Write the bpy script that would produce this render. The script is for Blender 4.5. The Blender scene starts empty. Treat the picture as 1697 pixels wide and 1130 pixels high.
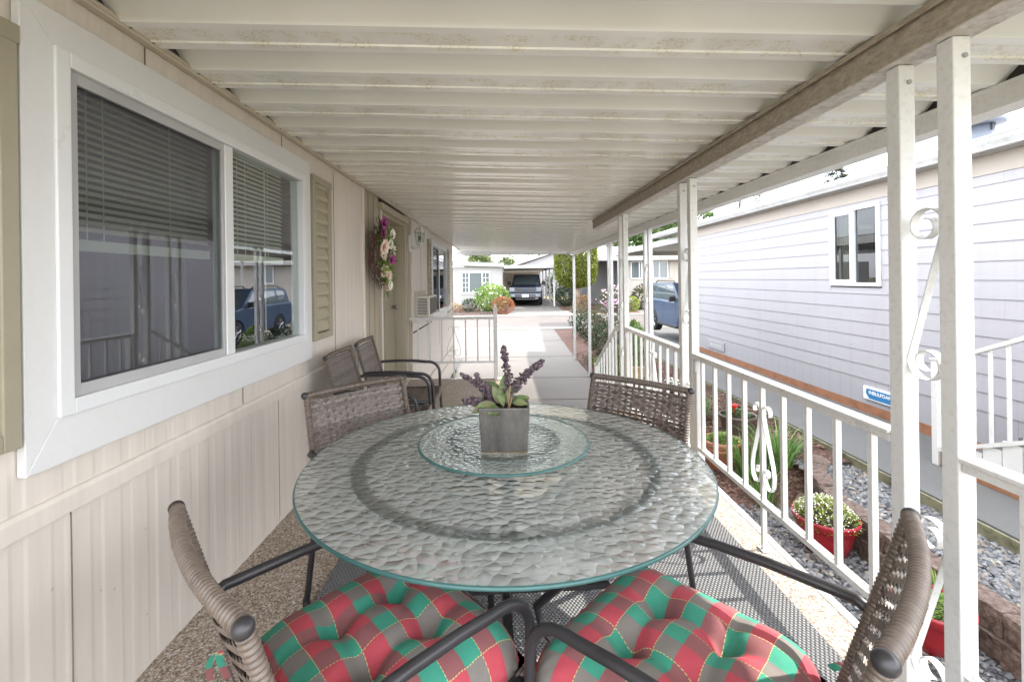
import bpy, math, random
from mathutils import Vector, Matrix, noise
from math import radians as R, sin, cos, pi

sc = bpy.context.scene
# ------------------------------------------------------------------ camera
cam_d = bpy.data.cameras.new("camera"); cam = bpy.data.objects.new("camera", cam_d)
sc.collection.objects.link(cam); sc.camera = cam
cam_d.sensor_width = 36.0; cam_d.lens = 36.0*745/1697
ROLL = 0.0135
cam.matrix_world = Matrix.Translation((0, 0, 1.36)) @ Matrix.Rotation(pi/2, 4, 'X') @ Matrix.Rotation(-ROLL, 4, 'Z')
cam_d.shift_x = 15.5/1697; cam_d.shift_y = -103/1697
cam_d.clip_start = 0.02; cam_d.clip_end = 600
sc.render.resolution_x = 1024; sc.render.resolution_y = 681
# ------------------------------------------------------------------ light
SUN_EL, SUN_AZ = R(42), R(4)          # azimuth measured from +X towards +Y
world = bpy.data.worlds.new("World"); sc.world = world; world.use_nodes = True
wn = world.node_tree.nodes; wl = world.node_tree.links
for n in list(wn): wn.remove(n)
sky = wn.new('ShaderNodeTexSky'); sky.sky_type = 'NISHITA'; sky.sun_disc = False
sky.sun_elevation = SUN_EL; sky.sun_rotation = pi/2 - SUN_AZ
sky.air_density = 1.0; sky.dust_density = 2.0; sky.altitude = 50
tc = wn.new('ShaderNodeTexCoord'); mp = wn.new('ShaderNodeMapping'); mp.inputs['Scale'].default_value = (1, 1, 3)
cn = wn.new('ShaderNodeTexNoise'); cn.inputs['Scale'].default_value = 2.2; cn.inputs['Detail'].default_value = 6
cr = wn.new('ShaderNodeValToRGB'); cr.color_ramp.elements[0].position = .32; cr.color_ramp.elements[1].position = .6
cr.color_ramp.elements[0].color = (.45, .45, .45, 1); cr.color_ramp.elements[1].color = (.95, .95, .95, 1)
mx = wn.new('ShaderNodeMix'); mx.data_type = 'RGBA'; mx.inputs[7].default_value = (8.6, 8.8, 9.2, 1)
bg = wn.new('ShaderNodeBackground'); bg.inputs['Strength'].default_value = 0.15
wo = wn.new('ShaderNodeOutputWorld')
wl.new(tc.outputs['Generated'], mp.inputs[0]); wl.new(mp.outputs[0], cn.inputs[0]); wl.new(cn.outputs[0], cr.inputs[0])
wl.new(cr.outputs[0], mx.inputs[0]); wl.new(sky.outputs[0], mx.inputs[6]); wl.new(mx.outputs[2], bg.inputs[0]); wl.new(bg.outputs[0], wo.inputs[0])
sd = bpy.data.lights.new("sun", 'SUN'); sd.energy = 2.0; sd.angle = R(.6); sd.color = (1, .95, .87)
so = bpy.data.objects.new("sun", sd); sc.collection.objects.link(so)
sdir = Vector((cos(SUN_EL)*cos(SUN_AZ), cos(SUN_EL)*sin(SUN_AZ), sin(SUN_EL)))
so.rotation_euler = sdir.to_track_quat('Z', 'Y').to_euler()
sc.view_settings.view_transform = 'Standard'; sc.view_settings.look = 'None'
sc.view_settings.exposure = 2.38; sc.view_settings.gamma = 1
sc.render.engine = 'CYCLES'
sc.cycles.max_bounces = 10; sc.cycles.diffuse_bounces = 6; sc.cycles.transparent_max_bounces = 16
sc.cycles.sample_clamp_indirect = 6; sc.cycles.caustics_refractive = False; sc.cycles.caustics_reflective = False

C = sc.collection
rnd = random.Random(7)
# ------------------------------------------------------------------ materials
class NT:
    def __init__(s, name):
        s.m = bpy.data.materials.new(name); s.m.use_nodes = True
        s.t = s.m.node_tree; s.n = s.t.nodes; s.l = s.t.links
        s.b = s.n['Principled BSDF']; s.out = s.n['Material Output']; s._c = None
    def new(s, ty, **kw):
        n = s.n.new(ty)
        for k, v in kw.items():
            if k in n.inputs: n.inputs[k].default_value = v
            else: setattr(n, k, v)
        return n
    def coord(s, kind='Object', scale=(1, 1, 1), rot=(0, 0, 0)):
        t = s.new('ShaderNodeTexCoord'); mp = s.new('ShaderNodeMapping'); mp.inputs['Scale'].default_value = scale
        mp.inputs['Rotation'].default_value = rot
        s.l.new(t.outputs[kind], mp.inputs[0]); return mp.outputs[0]
    def noise(s, co, scale, detail=4, rough=.55):
        n = s.new('ShaderNodeTexNoise'); n.inputs['Scale'].default_value = scale; n.inputs['Detail'].default_value = detail
        n.inputs['Roughness'].default_value = rough; s.l.new(co, n.inputs['Vector']); return n.outputs[0]
    def vor(s, co, scale, feature='F1', out=0, rand=1):
        n = s.new('ShaderNodeTexVoronoi'); n.feature = feature; n.inputs['Scale'].default_value = scale
        n.inputs['Randomness'].default_value = rand
        s.l.new(co, n.inputs['Vector']); return n.outputs[out]
    def ramp(s, fac, stops, interp='LINEAR'):
        r = s.new('ShaderNodeValToRGB'); e = r.color_ramp.elements; r.color_ramp.interpolation = interp
        while len(e) > 1: e.remove(e[-1])
        e[0].position = stops[0][0]; e[0].color = c4(stops[0][1])
        for p, c in stops[1:]:
            x = e.new(p); x.color = c4(c)
        s.l.new(fac, r.inputs[0]); return r.outputs[0]
    def mix(s, fac, a, b, mode='MIX'):
        m = s.new('ShaderNodeMix'); m.data_type = 'RGBA'; m.blend_type = mode
        for i, v in ((0, fac), (6, a), (7, b)):
            if isinstance(v, (int, float)): m.inputs[i].default_value = v
            elif isinstance(v, tuple): m.inputs[i].default_value = c4(v)
            else: s.l.new(v, m.inputs[i])
        return m.outputs[2]
    def math(s, op, a, b=0):
        m = s.new('ShaderNodeMath'); m.operation = op
        for i, v in ((0, a), (1, b)):
            if isinstance(v, (int, float)): m.inputs[i].default_value = v
            else: s.l.new(v, m.inputs[i])
        return m.outputs[0]
    def sep(s, co):
        n = s.new('ShaderNodeSeparateXYZ'); s.l.new(co, n.inputs[0]); return n.outputs
    def bump(s, h, strength=.3, dist=.01, nrm=None):
        b = s.new('ShaderNodeBump'); b.inputs['Strength'].default_value = strength; b.inputs['Distance'].default_value = dist
        s.l.new(h, b.inputs['Height'])
        if nrm: s.l.new(nrm, b.inputs['Normal'])
        return b.outputs[0]
    def set(s, col=None, rough=None, metal=None, nrm=None, spec=None):
        for k, v in (('Base Color', col), ('Roughness', rough), ('Metallic', metal), ('Normal', nrm), ('Specular IOR Level', spec)):
            if v is None: continue
            if isinstance(v, (int, float)): s.b.inputs[k].default_value = v
            elif isinstance(v, tuple): s.b.inputs[k].default_value = c4(v)
            else: s.l.new(v, s.b.inputs[k])
        return s.m
def c4(c):
    if isinstance(c, (int, float)): return (c, c, c, 1)
    return tuple(c)+(1,) if len(c) == 3 else tuple(c)

def paint(name, col, rough=.45, var=.08, scale=3, bump=.0, metal=0, dirt=None, dirt_amt=.25, dscale=7, spec=.5):
    t = NT(name); co = t.coord()
    n = t.noise(co, scale, 5)
    dark = tuple(c*(1-var*2) for c in col); lite = tuple(min(1, c*(1+var)) for c in col)
    c = t.ramp(n, [(.3, dark), (.5, col), (.75, lite)])
    if dirt:
        d = t.ramp(t.noise(co, dscale, 8, .7), [(.5, 0), (.72, 1)])
        c = t.mix(t.math('MULTIPLY', d, dirt_amt), c, dirt)
    r = t.math('ADD', t.math('MULTIPLY', n, .2), rough-.1)
    nrm = t.bump(t.noise(co, 160, 3), bump, .003) if bump else None
    return t.set(c, r, metal, nrm, spec)

M = {}
M['white'] = paint('white_paint_metal', (.66, .66, .645), .35, .03, dirt=(.33, .29, .22), dirt_amt=.34, dscale=48)
M['white_rail'] = paint('white_rail_enamel', (.66, .655, .635), .3, .03, dirt=(.36, .29, .2), dirt_amt=.3, dscale=55)
M['trim_white'] = paint('white_wood_paint', (.665, .665, .665), .5, .018, scale=1.5, bump=.2, dirt=(.42, .40, .35), dirt_amt=.10, dscale=34)
M['vinyl'] = paint('white_vinyl', (.70, .71, .72), .3, .02)
M['tan'] = paint('olive_tan_paint', (.33, .30, .22), .45, .05, scale=4)
M['tan_wall'] = paint('beige_trim', (.50, .445, .36), .5, .04)
M['door'] = paint('door_olive', (.30, .265, .185), .45, .05, scale=2)
M['dark_metal'] = paint('dark_grey_tube', (.036, .034, .037), .38, .15, scale=8, metal=.3)
M['dark_teal'] = paint('dark_green_grey', (.045, .06, .058), .5, .2)
M['black'] = paint('black_rubber', (.015, .015, .016), .5, .1)
M['steel'] = paint('zinc', (.35, .35, .34), .4, .15, metal=.8)
M['terracotta'] = paint('terracotta', (.36, .145, .08), .7, .1, scale=5, bump=.1, dirt=(.6, .42, .33), dirt_amt=.4)
M['red_pot'] = paint('red_glaze', (.27, .016, .022), .22, .12, scale=5)
M['brown_pot'] = paint('brown_pot', (.10, .075, .06), .45, .1)
M['barrel'] = paint('tan_barrel', (.52, .40, .2), .5, .1)
M['soil'] = paint('soil', (.045, .03, .02), .95, .3, scale=40, bump=.5)
M['bark'] = paint('bark', (.16, .11, .08), .9, .3, scale=12, bump=.6)
M['grey_bark'] = paint('weathered_wood', (.33, .26, .21), .9, .25, scale=12, bump=.6)
M['wood_orange'] = paint('stained_wood', (.30, .13, .065), .65, .15, scale=6, dirt=(.1, .09, .05), dirt_amt=.4)
M['roof_grey'] = paint('roof_grey', (.33, .33, .34), .8, .1)
M['gutter'] = paint('gutter_aluminium', (.48, .48, .475), .4, .08, dirt=(.25, .24, .22), dirt_amt=.5, dscale=14)
M['far_white'] = paint('far_white', (.36, .35, .335), .5, .03)
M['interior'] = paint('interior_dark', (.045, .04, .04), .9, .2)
M['curtain'] = paint('blind_slat', (.78, .78, .70), .5, .04)

def blended_glass(name, tint, ior=1.6, rough=.0):
    t = NT(name); t.n.remove(t.b)
    tr = t.new('ShaderNodeBsdfTransparent'); tr.inputs[0].default_value = c4(tint)
    gl = t.new('ShaderNodeBsdfGlossy'); gl.inputs['Roughness'].default_value = rough; gl.inputs[0].default_value = (.95, .96, 1, 1)
    fr = t.new('ShaderNodeFresnel'); fr.inputs[0].default_value = ior; ge = t.new('ShaderNodeNewGeometry')
    mx = t.new('ShaderNodeMixShader'); t.l.new(t.math('MULTIPLY', fr.outputs[0], t.math('SUBTRACT', 1, ge.outputs['Backfacing'])), mx.inputs[0]); t.l.new(tr.outputs[0], mx.inputs[1]); t.l.new(gl.outputs[0], mx.inputs[2])
    t.l.new(mx.outputs[0], t.out.inputs[0]); return t.m
M['glass'] = blended_glass('window_glass', (.86, .90, .88), 2.9)
M['glass_soft'] = blended_glass('house_glass', (.55, .6, .6), 1.6)
M['car_glass'] = blended_glass('car_glass', (.18, .22, .22), 1.7)
M['lamp_glass'] = blended_glass('lamp_glass', (.8, .85, .8), 1.45)
t = NT('fly_screen'); t.n.remove(t.b)
tr = t.new('ShaderNodeBsdfTransparent'); df = t.new('ShaderNodeBsdfDiffuse'); df.inputs[0].default_value = (.10, .10, .11, 1)
mx_ = t.new('ShaderNodeMixShader'); mx_.inputs[0].default_value = .34
t.l.new(tr.outputs[0], mx_.inputs[1]); t.l.new(df.outputs[0], mx_.inputs[2]); t.l.new(mx_.outputs[0], t.out.inputs[0]); M['screen'] = t.m

# hammered table glass
def hammered(name, scale, tint, strength, haze, refr, ring):
    t = NT(name); t.n.remove(t.b); co = t.coord('Object', (1, 1.3, 1))
    v = t.new('ShaderNodeTexVoronoi'); v.feature = 'F1'; v.inputs['Scale'].default_value = scale; v.inputs['Randomness'].default_value = .85
    v2 = t.new('ShaderNodeTexVoronoi'); v2.feature = 'DISTANCE_TO_EDGE'; v2.inputs['Scale'].default_value = scale; v2.inputs['Randomness'].default_value = .85
    wn_ = t.new('ShaderNodeTexNoise'); wn_.inputs['Scale'].default_value = 14; t.l.new(co, wn_.inputs[0])
    va = t.new('ShaderNodeVectorMath'); va.operation = 'SCALE'; va.inputs['Scale'].default_value = .03; t.l.new(wn_.outputs['Color'], va.inputs[0])
    vb = t.new('ShaderNodeVectorMath'); vb.operation = 'ADD'; t.l.new(co, vb.inputs[0]); t.l.new(va.outputs[0], vb.inputs[1])
    t.l.new(vb.outputs[0], v.inputs['Vector']); t.l.new(vb.outputs[0], v2.inputs['Vector'])
    e = t.ramp(v2.outputs[0], [(0, 0), (.06, .5), (.2, .9), (.4, 1)])
    h = t.math('ADD', t.math('MULTIPLY', t.math('MULTIPLY', v.outputs[0], v.outputs[0]), -1.7), t.math('MULTIPLY', e, .07))
    bn = t.bump(h, strength, .022)
    tr = t.new('ShaderNodeBsdfTransparent'); tr.inputs[0].default_value = c4(tint)
    rf = t.new('ShaderNodeBsdfRefraction'); rf.inputs['IOR'].default_value = 1.2; rf.inputs['Roughness'].default_value = .34; rf.inputs[0].default_value = c4(tint)
    gl = t.new('ShaderNodeBsdfGlossy'); gl.inputs['Roughness'].default_value = .2; gl.inputs[0].default_value = (.93, .97, .96, 1)
    df = t.new('ShaderNodeBsdfDiffuse'); df.inputs[0].default_value = (.80, .84, .81, 1)
    tl = t.new('ShaderNodeBsdfTranslucent'); tl.inputs[0].default_value = (.80, .84, .81, 1)
    for x in (rf, gl, df, tl): t.l.new(bn, x.inputs['Normal'])
    def mixs(f, a, b):
        m = t.new('ShaderNodeMixShader')
        if isinstance(f, float): m.inputs[0].default_value = f
        else: t.l.new(f, m.inputs[0])
        t.l.new(a, m.inputs[1]); t.l.new(b, m.inputs[2]); return m.outputs[0]
    m1 = mixs(refr, tr.outputs[0], rf.outputs[0]); m2 = mixs(.45, df.outputs[0], tl.outputs[0]); 
    sp = t.sep(t.coord()); rr_ = t.math('SQRT', t.math('ADD', t.math('MULTIPLY', sp[0], sp[0]), t.math('MULTIPLY', sp[1], sp[1])))
    rr_ = t.math('ADD', rr_, t.math('MULTIPLY', t.noise(co, 30, 2), .006))
    band = t.ramp(rr_, [(ring[0]-.012, 0), (ring[0], 1), (ring[1]-.004, 1), (ring[1], 0)])      # ring-shaped band with less haze
    hz_ = t.math('MULTIPLY', t.math('SUBTRACT', 1, t.math('MULTIPLY', band, .65)), haze); m3 = mixs(hz_, m1, m2)
    fr = t.new('ShaderNodeFresnel'); fr.inputs[0].default_value = 1.55; t.l.new(bn, fr.inputs['Normal'])
    ge = t.new('ShaderNodeNewGeometry')
    t.l.new(mixs(t.math('MULTIPLY', fr.outputs[0], t.math('SUBTRACT', 1, ge.outputs['Backfacing'])), m3, gl.outputs[0]), t.out.inputs[0]); return t.m
M['hammered'] = hammered('hammered_glass', 29, (.93, .98, .96), .42, .44, .60, (.470, .512))
M['susan_glass'] = hammered('susan_glass', 52, (.86, .95, .92), .35, .32, .25, (.178, .208))
t = NT('teal_glass_edge'); t.set((.05, .155, .15), .3); t.b.inputs['Transmission Weight'].default_value = .35; M['edge'] = t.m

# awning enamel with faint gold floral print on the low flats (uv.x = along X, uv.y = across the rib)
t = NT('awning_enamel'); uv = t.coord('UV'); co = t.coord()
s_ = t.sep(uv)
w1 = t.noise(uv, 3.2, 3, .6)
cx = t.new('ShaderNodeMapping'); cx.inputs['Scale'].default_value = (1, 1, 1); t.l.new(uv, cx.inputs[0])
lines = t.math('ABSOLUTE', t.math('SUBTRACT', t.noise(uv, 36, 3, .45), .5))
ln = t.ramp(lines, [(0, 1), (.014, .9), (.034, 0)])
clump = t.ramp(t.noise(uv, 9, 2), [(.42, 0), (.55, 1)])
band = t.ramp(s_[1], [(0, 0), (.20, 0), (.215, 1), (.310, 1), (.325, 0)])
f_ = t.math('MULTIPLY', t.math('MULTIPLY', ln, clump), band)
wash = t.math('MULTIPLY', t.math('MULTIPLY', clump, band), .13)
c_ = t.mix(t.math('MAXIMUM', t.math('MULTIPLY', f_, .8), wash), (.83, .84, .825), (.60, .54, .34))
pan = t.ramp(s_[1], [(0, 1), (.155, 1), (.17, 0)]); c_ = t.mix(t.math('MULTIPLY', pan, .85), c_, (.72, .725, .71))  # raised pans tinted greyer to imitate shade in their recesses
grime = t.ramp(t.noise(co, 5, 7, .7), [(.5, 0), (.8, 1)])
c_ = t.mix(t.math('MULTIPLY', grime, .05), c_, (.4, .37, .3))
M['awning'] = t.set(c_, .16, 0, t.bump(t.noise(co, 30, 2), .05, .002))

# weathered beam
t = NT('weathered_beam'); co = t.coord('Object', (1, .35, 1)); co2 = t.coord()
n1 = t.noise(co, 60, 8, .75); n2 = t.noise(co2, 6, 5)
c_ = t.mix(t.ramp(n1, [(.38, 0), (.62, 1)]), (.25, .205, .15), (.46, .41, .335))
c_ = t.mix(t.math('MULTIPLY', n2, .5), c_, (.36, .31, .25))
M['beam'] = t.set(c_, .6, .1, t.bump(n1, .2, .003))
t = NT('beam_underside'); co2 = t.coord(); n2 = t.noise(co2, 30, 8, .7)
M['beam_under'] = t.set(t.ramp(n2, [(.35, (.40, .36, .31)), (.6, (.62, .60, .58))]), .55, 0)

# house wall, beige with faint vertical streaks
def wall_mat(name, col):
    t = NT(name); co = t.coord('Object', (1, 1, .06)); co2 = t.coord()
    st = t.noise(co, 22, 4); big = t.noise(co2, 1.1, 3)
    a = tuple(c*.93 for c in col); b = tuple(min(1, c*1.06) for c in col)
    c = t.ramp(st, [(.3, a), (.5, col), (.72, b)])
    c = t.mix(t.math('MULTIPLY', big, .25), c, tuple(x*y for x, y in zip(col, (.88, .86, .84))))
    sp = t.ramp(t.vor(co2, 9), [(0, 1), (.035, 1), (.05, 0)])
    c = t.mix(t.math('MULTIPLY', sp, .35), c, (.25, .2, .15))
    return t.set(c, .5, 0, t.bump(t.noise(co, 60, 3), .06, .003))
M['wall'] = wall_mat('beige_metal_siding', (.665, .61, .548))
M['wall_dark'] = wall_mat('olive_beige_panel', (.40, .355, .265))
t = NT('neighbour_skirting'); sp = t.sep(t.coord()); gr = t.math('LESS_THAN', t.math('FRACT', t.math('DIVIDE', sp[1], .21)), .02)
M['skirt'] = t.set(t.mix(gr, (.345, .335, .355), (.2, .2, .21)), .6, 0, t.bump(gr, -.5, .004))

# neighbour lap siding, pale cool grey fibre cement
t = NT('lap_siding'); co = t.coord('Object', (1, .12, 1)); g = t.noise(co, 90, 5, .6); big = t.noise(t.coord(), .8, 3); sp = t.sep(t.coord())
row = t.math('FLOOR', t.math('DIVIDE', t.math('SUBTRACT', sp[2], .415), .195)); fr_ = t.math('FRACT', t.math('DIVIDE', t.math('ADD', sp[1], t.math('MULTIPLY', row, 1.57)), 3.66))
jt = t.math('LESS_THAN', fr_, .0016); run = t.ramp(t.noise(t.coord('Object', (1, 9, .35)), 1.2, 6, .7), [(.5, 0), (.8, .35)])
c_ = t.mix(big, (.325, .315, .335), (.375, .365, .39)); c_ = t.mix(run, c_, (.27, .26, .25)); c_ = t.mix(t.math('MULTIPLY', jt, .3), c_, (.12, .12, .13))
M['lap'] = t.set(c_, .6, 0, t.bump(g, .3, .004))
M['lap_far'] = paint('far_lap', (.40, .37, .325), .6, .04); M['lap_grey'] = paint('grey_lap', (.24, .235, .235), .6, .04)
M['lap_beige'] = paint('beige_lap', (.40, .355, .31), .6, .04)

# deck aggregate
t = NT('pebble_aggregate'); co = t.coord(); v = t.new('ShaderNodeTexVoronoi'); v.inputs['Scale'].default_value = 150; t.l.new(co, v.inputs[0])
hsv = t.sep(v.outputs['Color'])
c_ = t.ramp(hsv[0], [(0, (.10, .07, .055)), (.2, (.27, .20, .145)), (.42, (.42, .34, .26)), (.62, (.52, .47, .40)), (.8, (.34, .30, .26)), (.92, (.66, .63, .57))], 'CONSTANT')
c_ = t.mix(t.ramp(v.outputs['Distance'], [(.3, 0), (.7, .45)]), c_, (.12, .09, .07))
c_ = t.mix(t.math('MULTIPLY', t.noise(co, 1.6, 3), .3), c_, (.42, .33, .25))
M['aggregate'] = t.set(c_, .7, 0, t.bump(v.outputs['Distance'], -.5, .003))

# rug: dark woven outdoor rug
t = NT('woven_rug'); co = t.coord(); sp = t.sep(co)
k = 2*pi/.016
a = t.math('SINE', t.math('MULTIPLY', sp[0], k)); 
row = t.math('FLOOR', t.math('DIVIDE', sp[1], .012))
a = t.math('SINE', t.math('ADD', t.math('MULTIPLY', sp[0], k), t.math('MULTIPLY', row, pi)))
b = t.math('SINE', t.math('MULTIPLY', sp[1], 2*pi/.012))
h = t.math('MULTIPLY', t.math('ADD', a, 1.2), t.math('ADD', b, 1.3))
fz = t.noise(co, 260, 3)
c_ = t.mix(t.ramp(h, [(.2, 0), (.9, 1)]), (.035, .035, .037), (.24, .24, .245))
c_ = t.mix(t.math('MULTIPLY', fz, .5), c_, (.25, .25, .25)); c_ = t.mix(t.math('MULTIPLY', t.noise(co, 5, 3), .3), c_, (.10, .10, .10))
M['rug'] = t.set(c_, .9, 0, t.bump(h, .8, .004))

def concrete(name, col, sc_=1.0, stain=.4):
    t = NT(name); co = t.coord(); a = t.noise(co, .6*sc_, 6, .6); b = t.noise(co, 60, 5, .7); cc = t.vor(co, 220)
    c = t.mix(a, tuple(x*.68 for x in col), tuple(min(1, x*1.2) for x in col))
    c = t.mix(t.ramp(b, [(.4, 0), (.7, stain)]), c, tuple(x*.6 for x in col))
    c = t.mix(t.ramp(cc, [(.1, .3), (.4, 0)]), c, tuple(x*.5 for x in col))
    return t.set(c, .85, 0, t.bump(b, .4, .006))
M['concrete'] = concrete('driveway_concrete', (.165, .15, .135)); M['path'] = concrete('path_concrete', (.13, .13, .125), 1.4)
M['apron'] = concrete('pale_concrete', (.235, .22, .20)); M['asphalt'] = concrete('pale_asphalt', (.115, .10, .092), 1, .3)
M['moss_side'] = paint('mossy_concrete', (.20, .19, .12), .95, .3, scale=9, bump=.8)
t = NT('earth'); co = t.coord(); M['earth'] = t.set(t.ramp(t.noise(co, 2.5, 6), [(.35, (.10, .13, .05)), (.6, (.20, .15, .10))]), .95)
def mulch(name):
    t = NT(name); co = t.coord('Object', (1, 1, 1)); v = t.new('ShaderNodeTexVoronoi'); v.inputs['Scale'].default_value = 48
    dist = t.new('ShaderNodeMix'); t.l.new(co, v.inputs[0])
    s = t.sep(v.outputs['Color'])
    c = t.ramp(s[0], [(0, (.06, .028, .02)), (.3, (.14, .065, .045)), (.6, (.21, .11, .08)), (.85, (.10, .05, .033))], 'CONSTANT')
    c = t.mix(t.ramp(v.outputs['Distance'], [(.3, 0), (.7, .7)]), c, (.03, .02, .015))
    return t.set(c, .95, 0, t.bump(v.outputs['Distance'], -.9, .02))
M['mulch'] = mulch('bark_mulch')
t = NT('gravel_bed'); co = t.coord(); v = t.new('ShaderNodeTexVoronoi'); v.inputs['Scale'].default_value = 38; t.l.new(co, v.inputs[0]); s = t.sep(v.outputs['Color'])
c_ = t.ramp(s[0], [(0, (.08, .08, .083)), (.35, (.13, .13, .135)), (.6, (.19, .19, .195)), (.82, (.13, .12, .11)), (.92, (.25, .23, .21))], 'CONSTANT')
c_ = t.mix(t.ramp(v.outputs['Distance'], [(.3, 0), (.65, .9)]), c_, (.03, .03, .03))
M['gravel_bed'] = t.set(c_, .8, 0, t.bump(v.outputs['Distance'], -.9, .02))
def island(name, stops, rough=.6, sub=0, bump=None, nscale=0):
    t = NT(name); g = t.new('ShaderNodeNewGeometry'); f = g.outputs['Random Per Island']
    c = t.ramp(f, stops)
    if nscale:
        c = t.mix(t.ramp(t.noise(t.coord(), nscale, 3), [(.35, .55), (.6, 0)]), c, tuple(x*.45 for x in stops[0][1]))
    t.set(c, rough)
    if sub:
        # thin leaf: part of the light passes through
        tl = t.new('ShaderNodeBsdfTranslucent'); t.l.new(c, tl.inputs[0]); m = t.new('ShaderNodeMixShader'); m.inputs[0].default_value = sub
        t.l.new(t.b.outputs[0], m.inputs[1]); t.l.new(tl.outputs[0], m.inputs[2]); t.l.new(m.outputs[0], t.out.inputs[0])
    return t.m
M['stones'] = island('gravel_stones', [(0, (.06, .06, .065)), (.3, (.115, .118, .125)), (.55, (.17, .173, .18)), (.75, (.25, .25, .25)), (.87, (.19, .15, .11)), (1, (.36, .34, .30))], .7)
M['chips'] = island('mulch_chips', [(0, (.05, .024, .018)), (.4, (.14, .07, .05)), (.8, (.22, .125, .09)), (1, (.30, .21, .155))], .9)
def leafm(name, a, b, sub=.3, ns=0):
    a = tuple(x*.62 for x in a); b = tuple(x*.62 for x in b)
    return island(name, [(0, a), (.6, tuple((x+y)/2 for x, y in zip(a, b))), (1, b)], .5, sub, nscale=ns)
M['leaf_dark'] = leafm('leaf_dark', (.025, .055, .02), (.09, .15, .055), .2)
M['leaf_mid'] = leafm('leaf_mid', (.06, .13, .03), (.24, .36, .10))
M['leaf_bright'] = leafm('leaf_bright', (.16, .30, .04), (.46, .64, .14))
M['leaf_yellow'] = leafm('leaf_yellow', (.24, .34, .03), (.58, .64, .12))
M['leaf_cone'] = leafm('leaf_cone', (.10, .15, .015), (.38, .40, .04), .3)
M['leaf_orange'] = leafm('leaf_orange', (.36, .11, .04), (.62, .27, .12))
M['leaf_olive'] = leafm('leaf_olive', (.08, .09, .04), (.22, .20, .10))
M['leaf_straw'] = leafm('leaf_straw', (.40, .25, .12), (.62, .45, .26))
M['blade'] = leafm('blade_leaf', (.12, .28, .06), (.42, .66, .20))
M['blade_lime'] = leafm('blade_lime', (.22, .46, .03), (.50, .78, .09))
M['conifer'] = leafm('conifer_needles', (.04, .07, .035), (.13, .19, .08), .2)
M['far_green'] = leafm('far_green', (.10, .15, .04), (.28, .34, .10), .25)
M['flower_white'] = island('white_petals', [(0, (.7, .7, .6)), (1, (.9, .88, .78))], .6)
M['flower_pink'] = island('pink_petals', [(0, (.55, .28, .48)), (1, (.80, .55, .72))], .6)
M['flower_blush'] = island('blush_petals', [(0, (.62, .42, .36)), (1, (.85, .70, .62))], .6)
M['flower_magenta'] = island('magenta_petals', [(0, (.20, .03, .12)), (1, (.40, .075, .27))], .6)
M['flower_red'] = island('red_petals', [(0, (.5, .01, .01)), (1, (.75, .03, .02))], .5)
M['flower_yellow'] = island('yellow_petals', [(0, (.8, .5, .02)), (1, (.9, .65, .05))], .5)
M['flower_blue'] = island('blue_petals', [(0, (.12, .16, .4)), (1, (.35, .4, .65))], .5)
M['twig'] = island('twigs', [(0, (.05, .025, .02)), (1, (.16, .08, .06))], .8)
M['berry'] = island('purple_berries', [(0, (.04, .026, .034)), (1, (.125, .085, .10))], .5)
t = NT('sage_leaf'); co = t.coord(); M['sage'] = t.set(t.ramp(t.noise(co, 45, 5), [(.35, (.055, .095, .03)), (.5, (.12, .165, .055)), (.65, (.18, .13, .10))]), .6)
t = NT('slate_planter'); co = t.coord(); n1 = t.noise(t.coord('Object', (1, 1, .4)), 14, 7, .65)
c_ = t.mix(t.ramp(n1, [(.35, 0), (.65, 1)]), (.045, .041, .038), (.12, .11, .098))
M['slate'] = t.set(c_, .35, .15, t.bump(t.noise(co, 40, 4), .1, .003))
# wicker
t = NT('wicker_strand'); co = t.coord(); gm = t.new('ShaderNodeNewGeometry')
c_ = t.ramp(gm.outputs['Random Per Island'], [(0, (.055, .037, .028)), (.5, (.105, .078, .062)), (1, (.16, .125, .105))])
c_ = t.mix(t.ramp(t.noise(co, 70, 3), [(.4, .0), (.65, .5)]), c_, (.14, .118, .105))
M['wicker'] = t.set(c_, .38, 0)
t = NT('wrapped_wicker'); co = t.coord(); c_ = t.mix(t.noise(co, 50, 4), (.05, .034, .026), (.19, .15, .12)); M['wrap'] = t.set(c_, .38)
# plaid
t = NT('plaid_cloth'); uv = t.coord('UV', (1/.047, 1/.047, 1)); s = t.sep(uv)
def par(v): return t.math('GREATER_THAN', t.math('FRACT', t.math('MULTIPLY', v, .5)), .5)
pi_, pj = par(s[0]), par(s[1])
r0 = t.mix(pj, (.006, .255, .165), (.235, .062, .07)); r1 = t.mix(pj, (.17, .15, .135), (.46, .03, .058))
c_ = t.mix(pi_, r0, r1)
def line(v): return t.math('LESS_THAN', t.math('ABSOLUTE', t.math('SUBTRACT', t.math('FRACT', t.math('MULTIPLY', v, .5)), .5)), .009)
dash = t.math('GREATER_THAN', t.math('FRACT', t.math('MULTIPLY', t.math('ADD', s[0], s[1]), 6)), .35)
c_ = t.mix(t.math('MULTIPLY', t.math('MAXIMUM', line(s[0]), line(s[1])), dash), c_, (.55, .47, .16))
wv = t.noise(t.coord('UV', (900, 60, 1)), 1, 2); wv2 = t.noise(t.coord('UV', (60, 900, 1)), 1, 2)
c_ = t.mix(t.math('MULTIPLY', wv, .16), c_, (.42, .38, .33)); c_ = t.mix(t.math('MULTIPLY', wv2, .22), c_, (.03, .03, .03))
M['plaid'] = t.set(c_, .9, 0, t.bump(t.math('ADD', wv, wv2), .15, .001))
t = NT('block_stone'); co = t.coord(); n1 = t.noise(co, 25, 7, .7)
M['block'] = t.set(t.mix(t.ramp(n1, [(.4, 0), (.65, 1)]), (.10, .062, .048), (.22, .17, .145)), .95, 0, t.bump(n1, .9, .012))
M['louvre'] = paint('louvre_tan', (.40, .365, .27), .45, .04)
M['louvre_beige'] = paint('louvre_beige', (.55, .47, .38), .5, .04)
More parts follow.
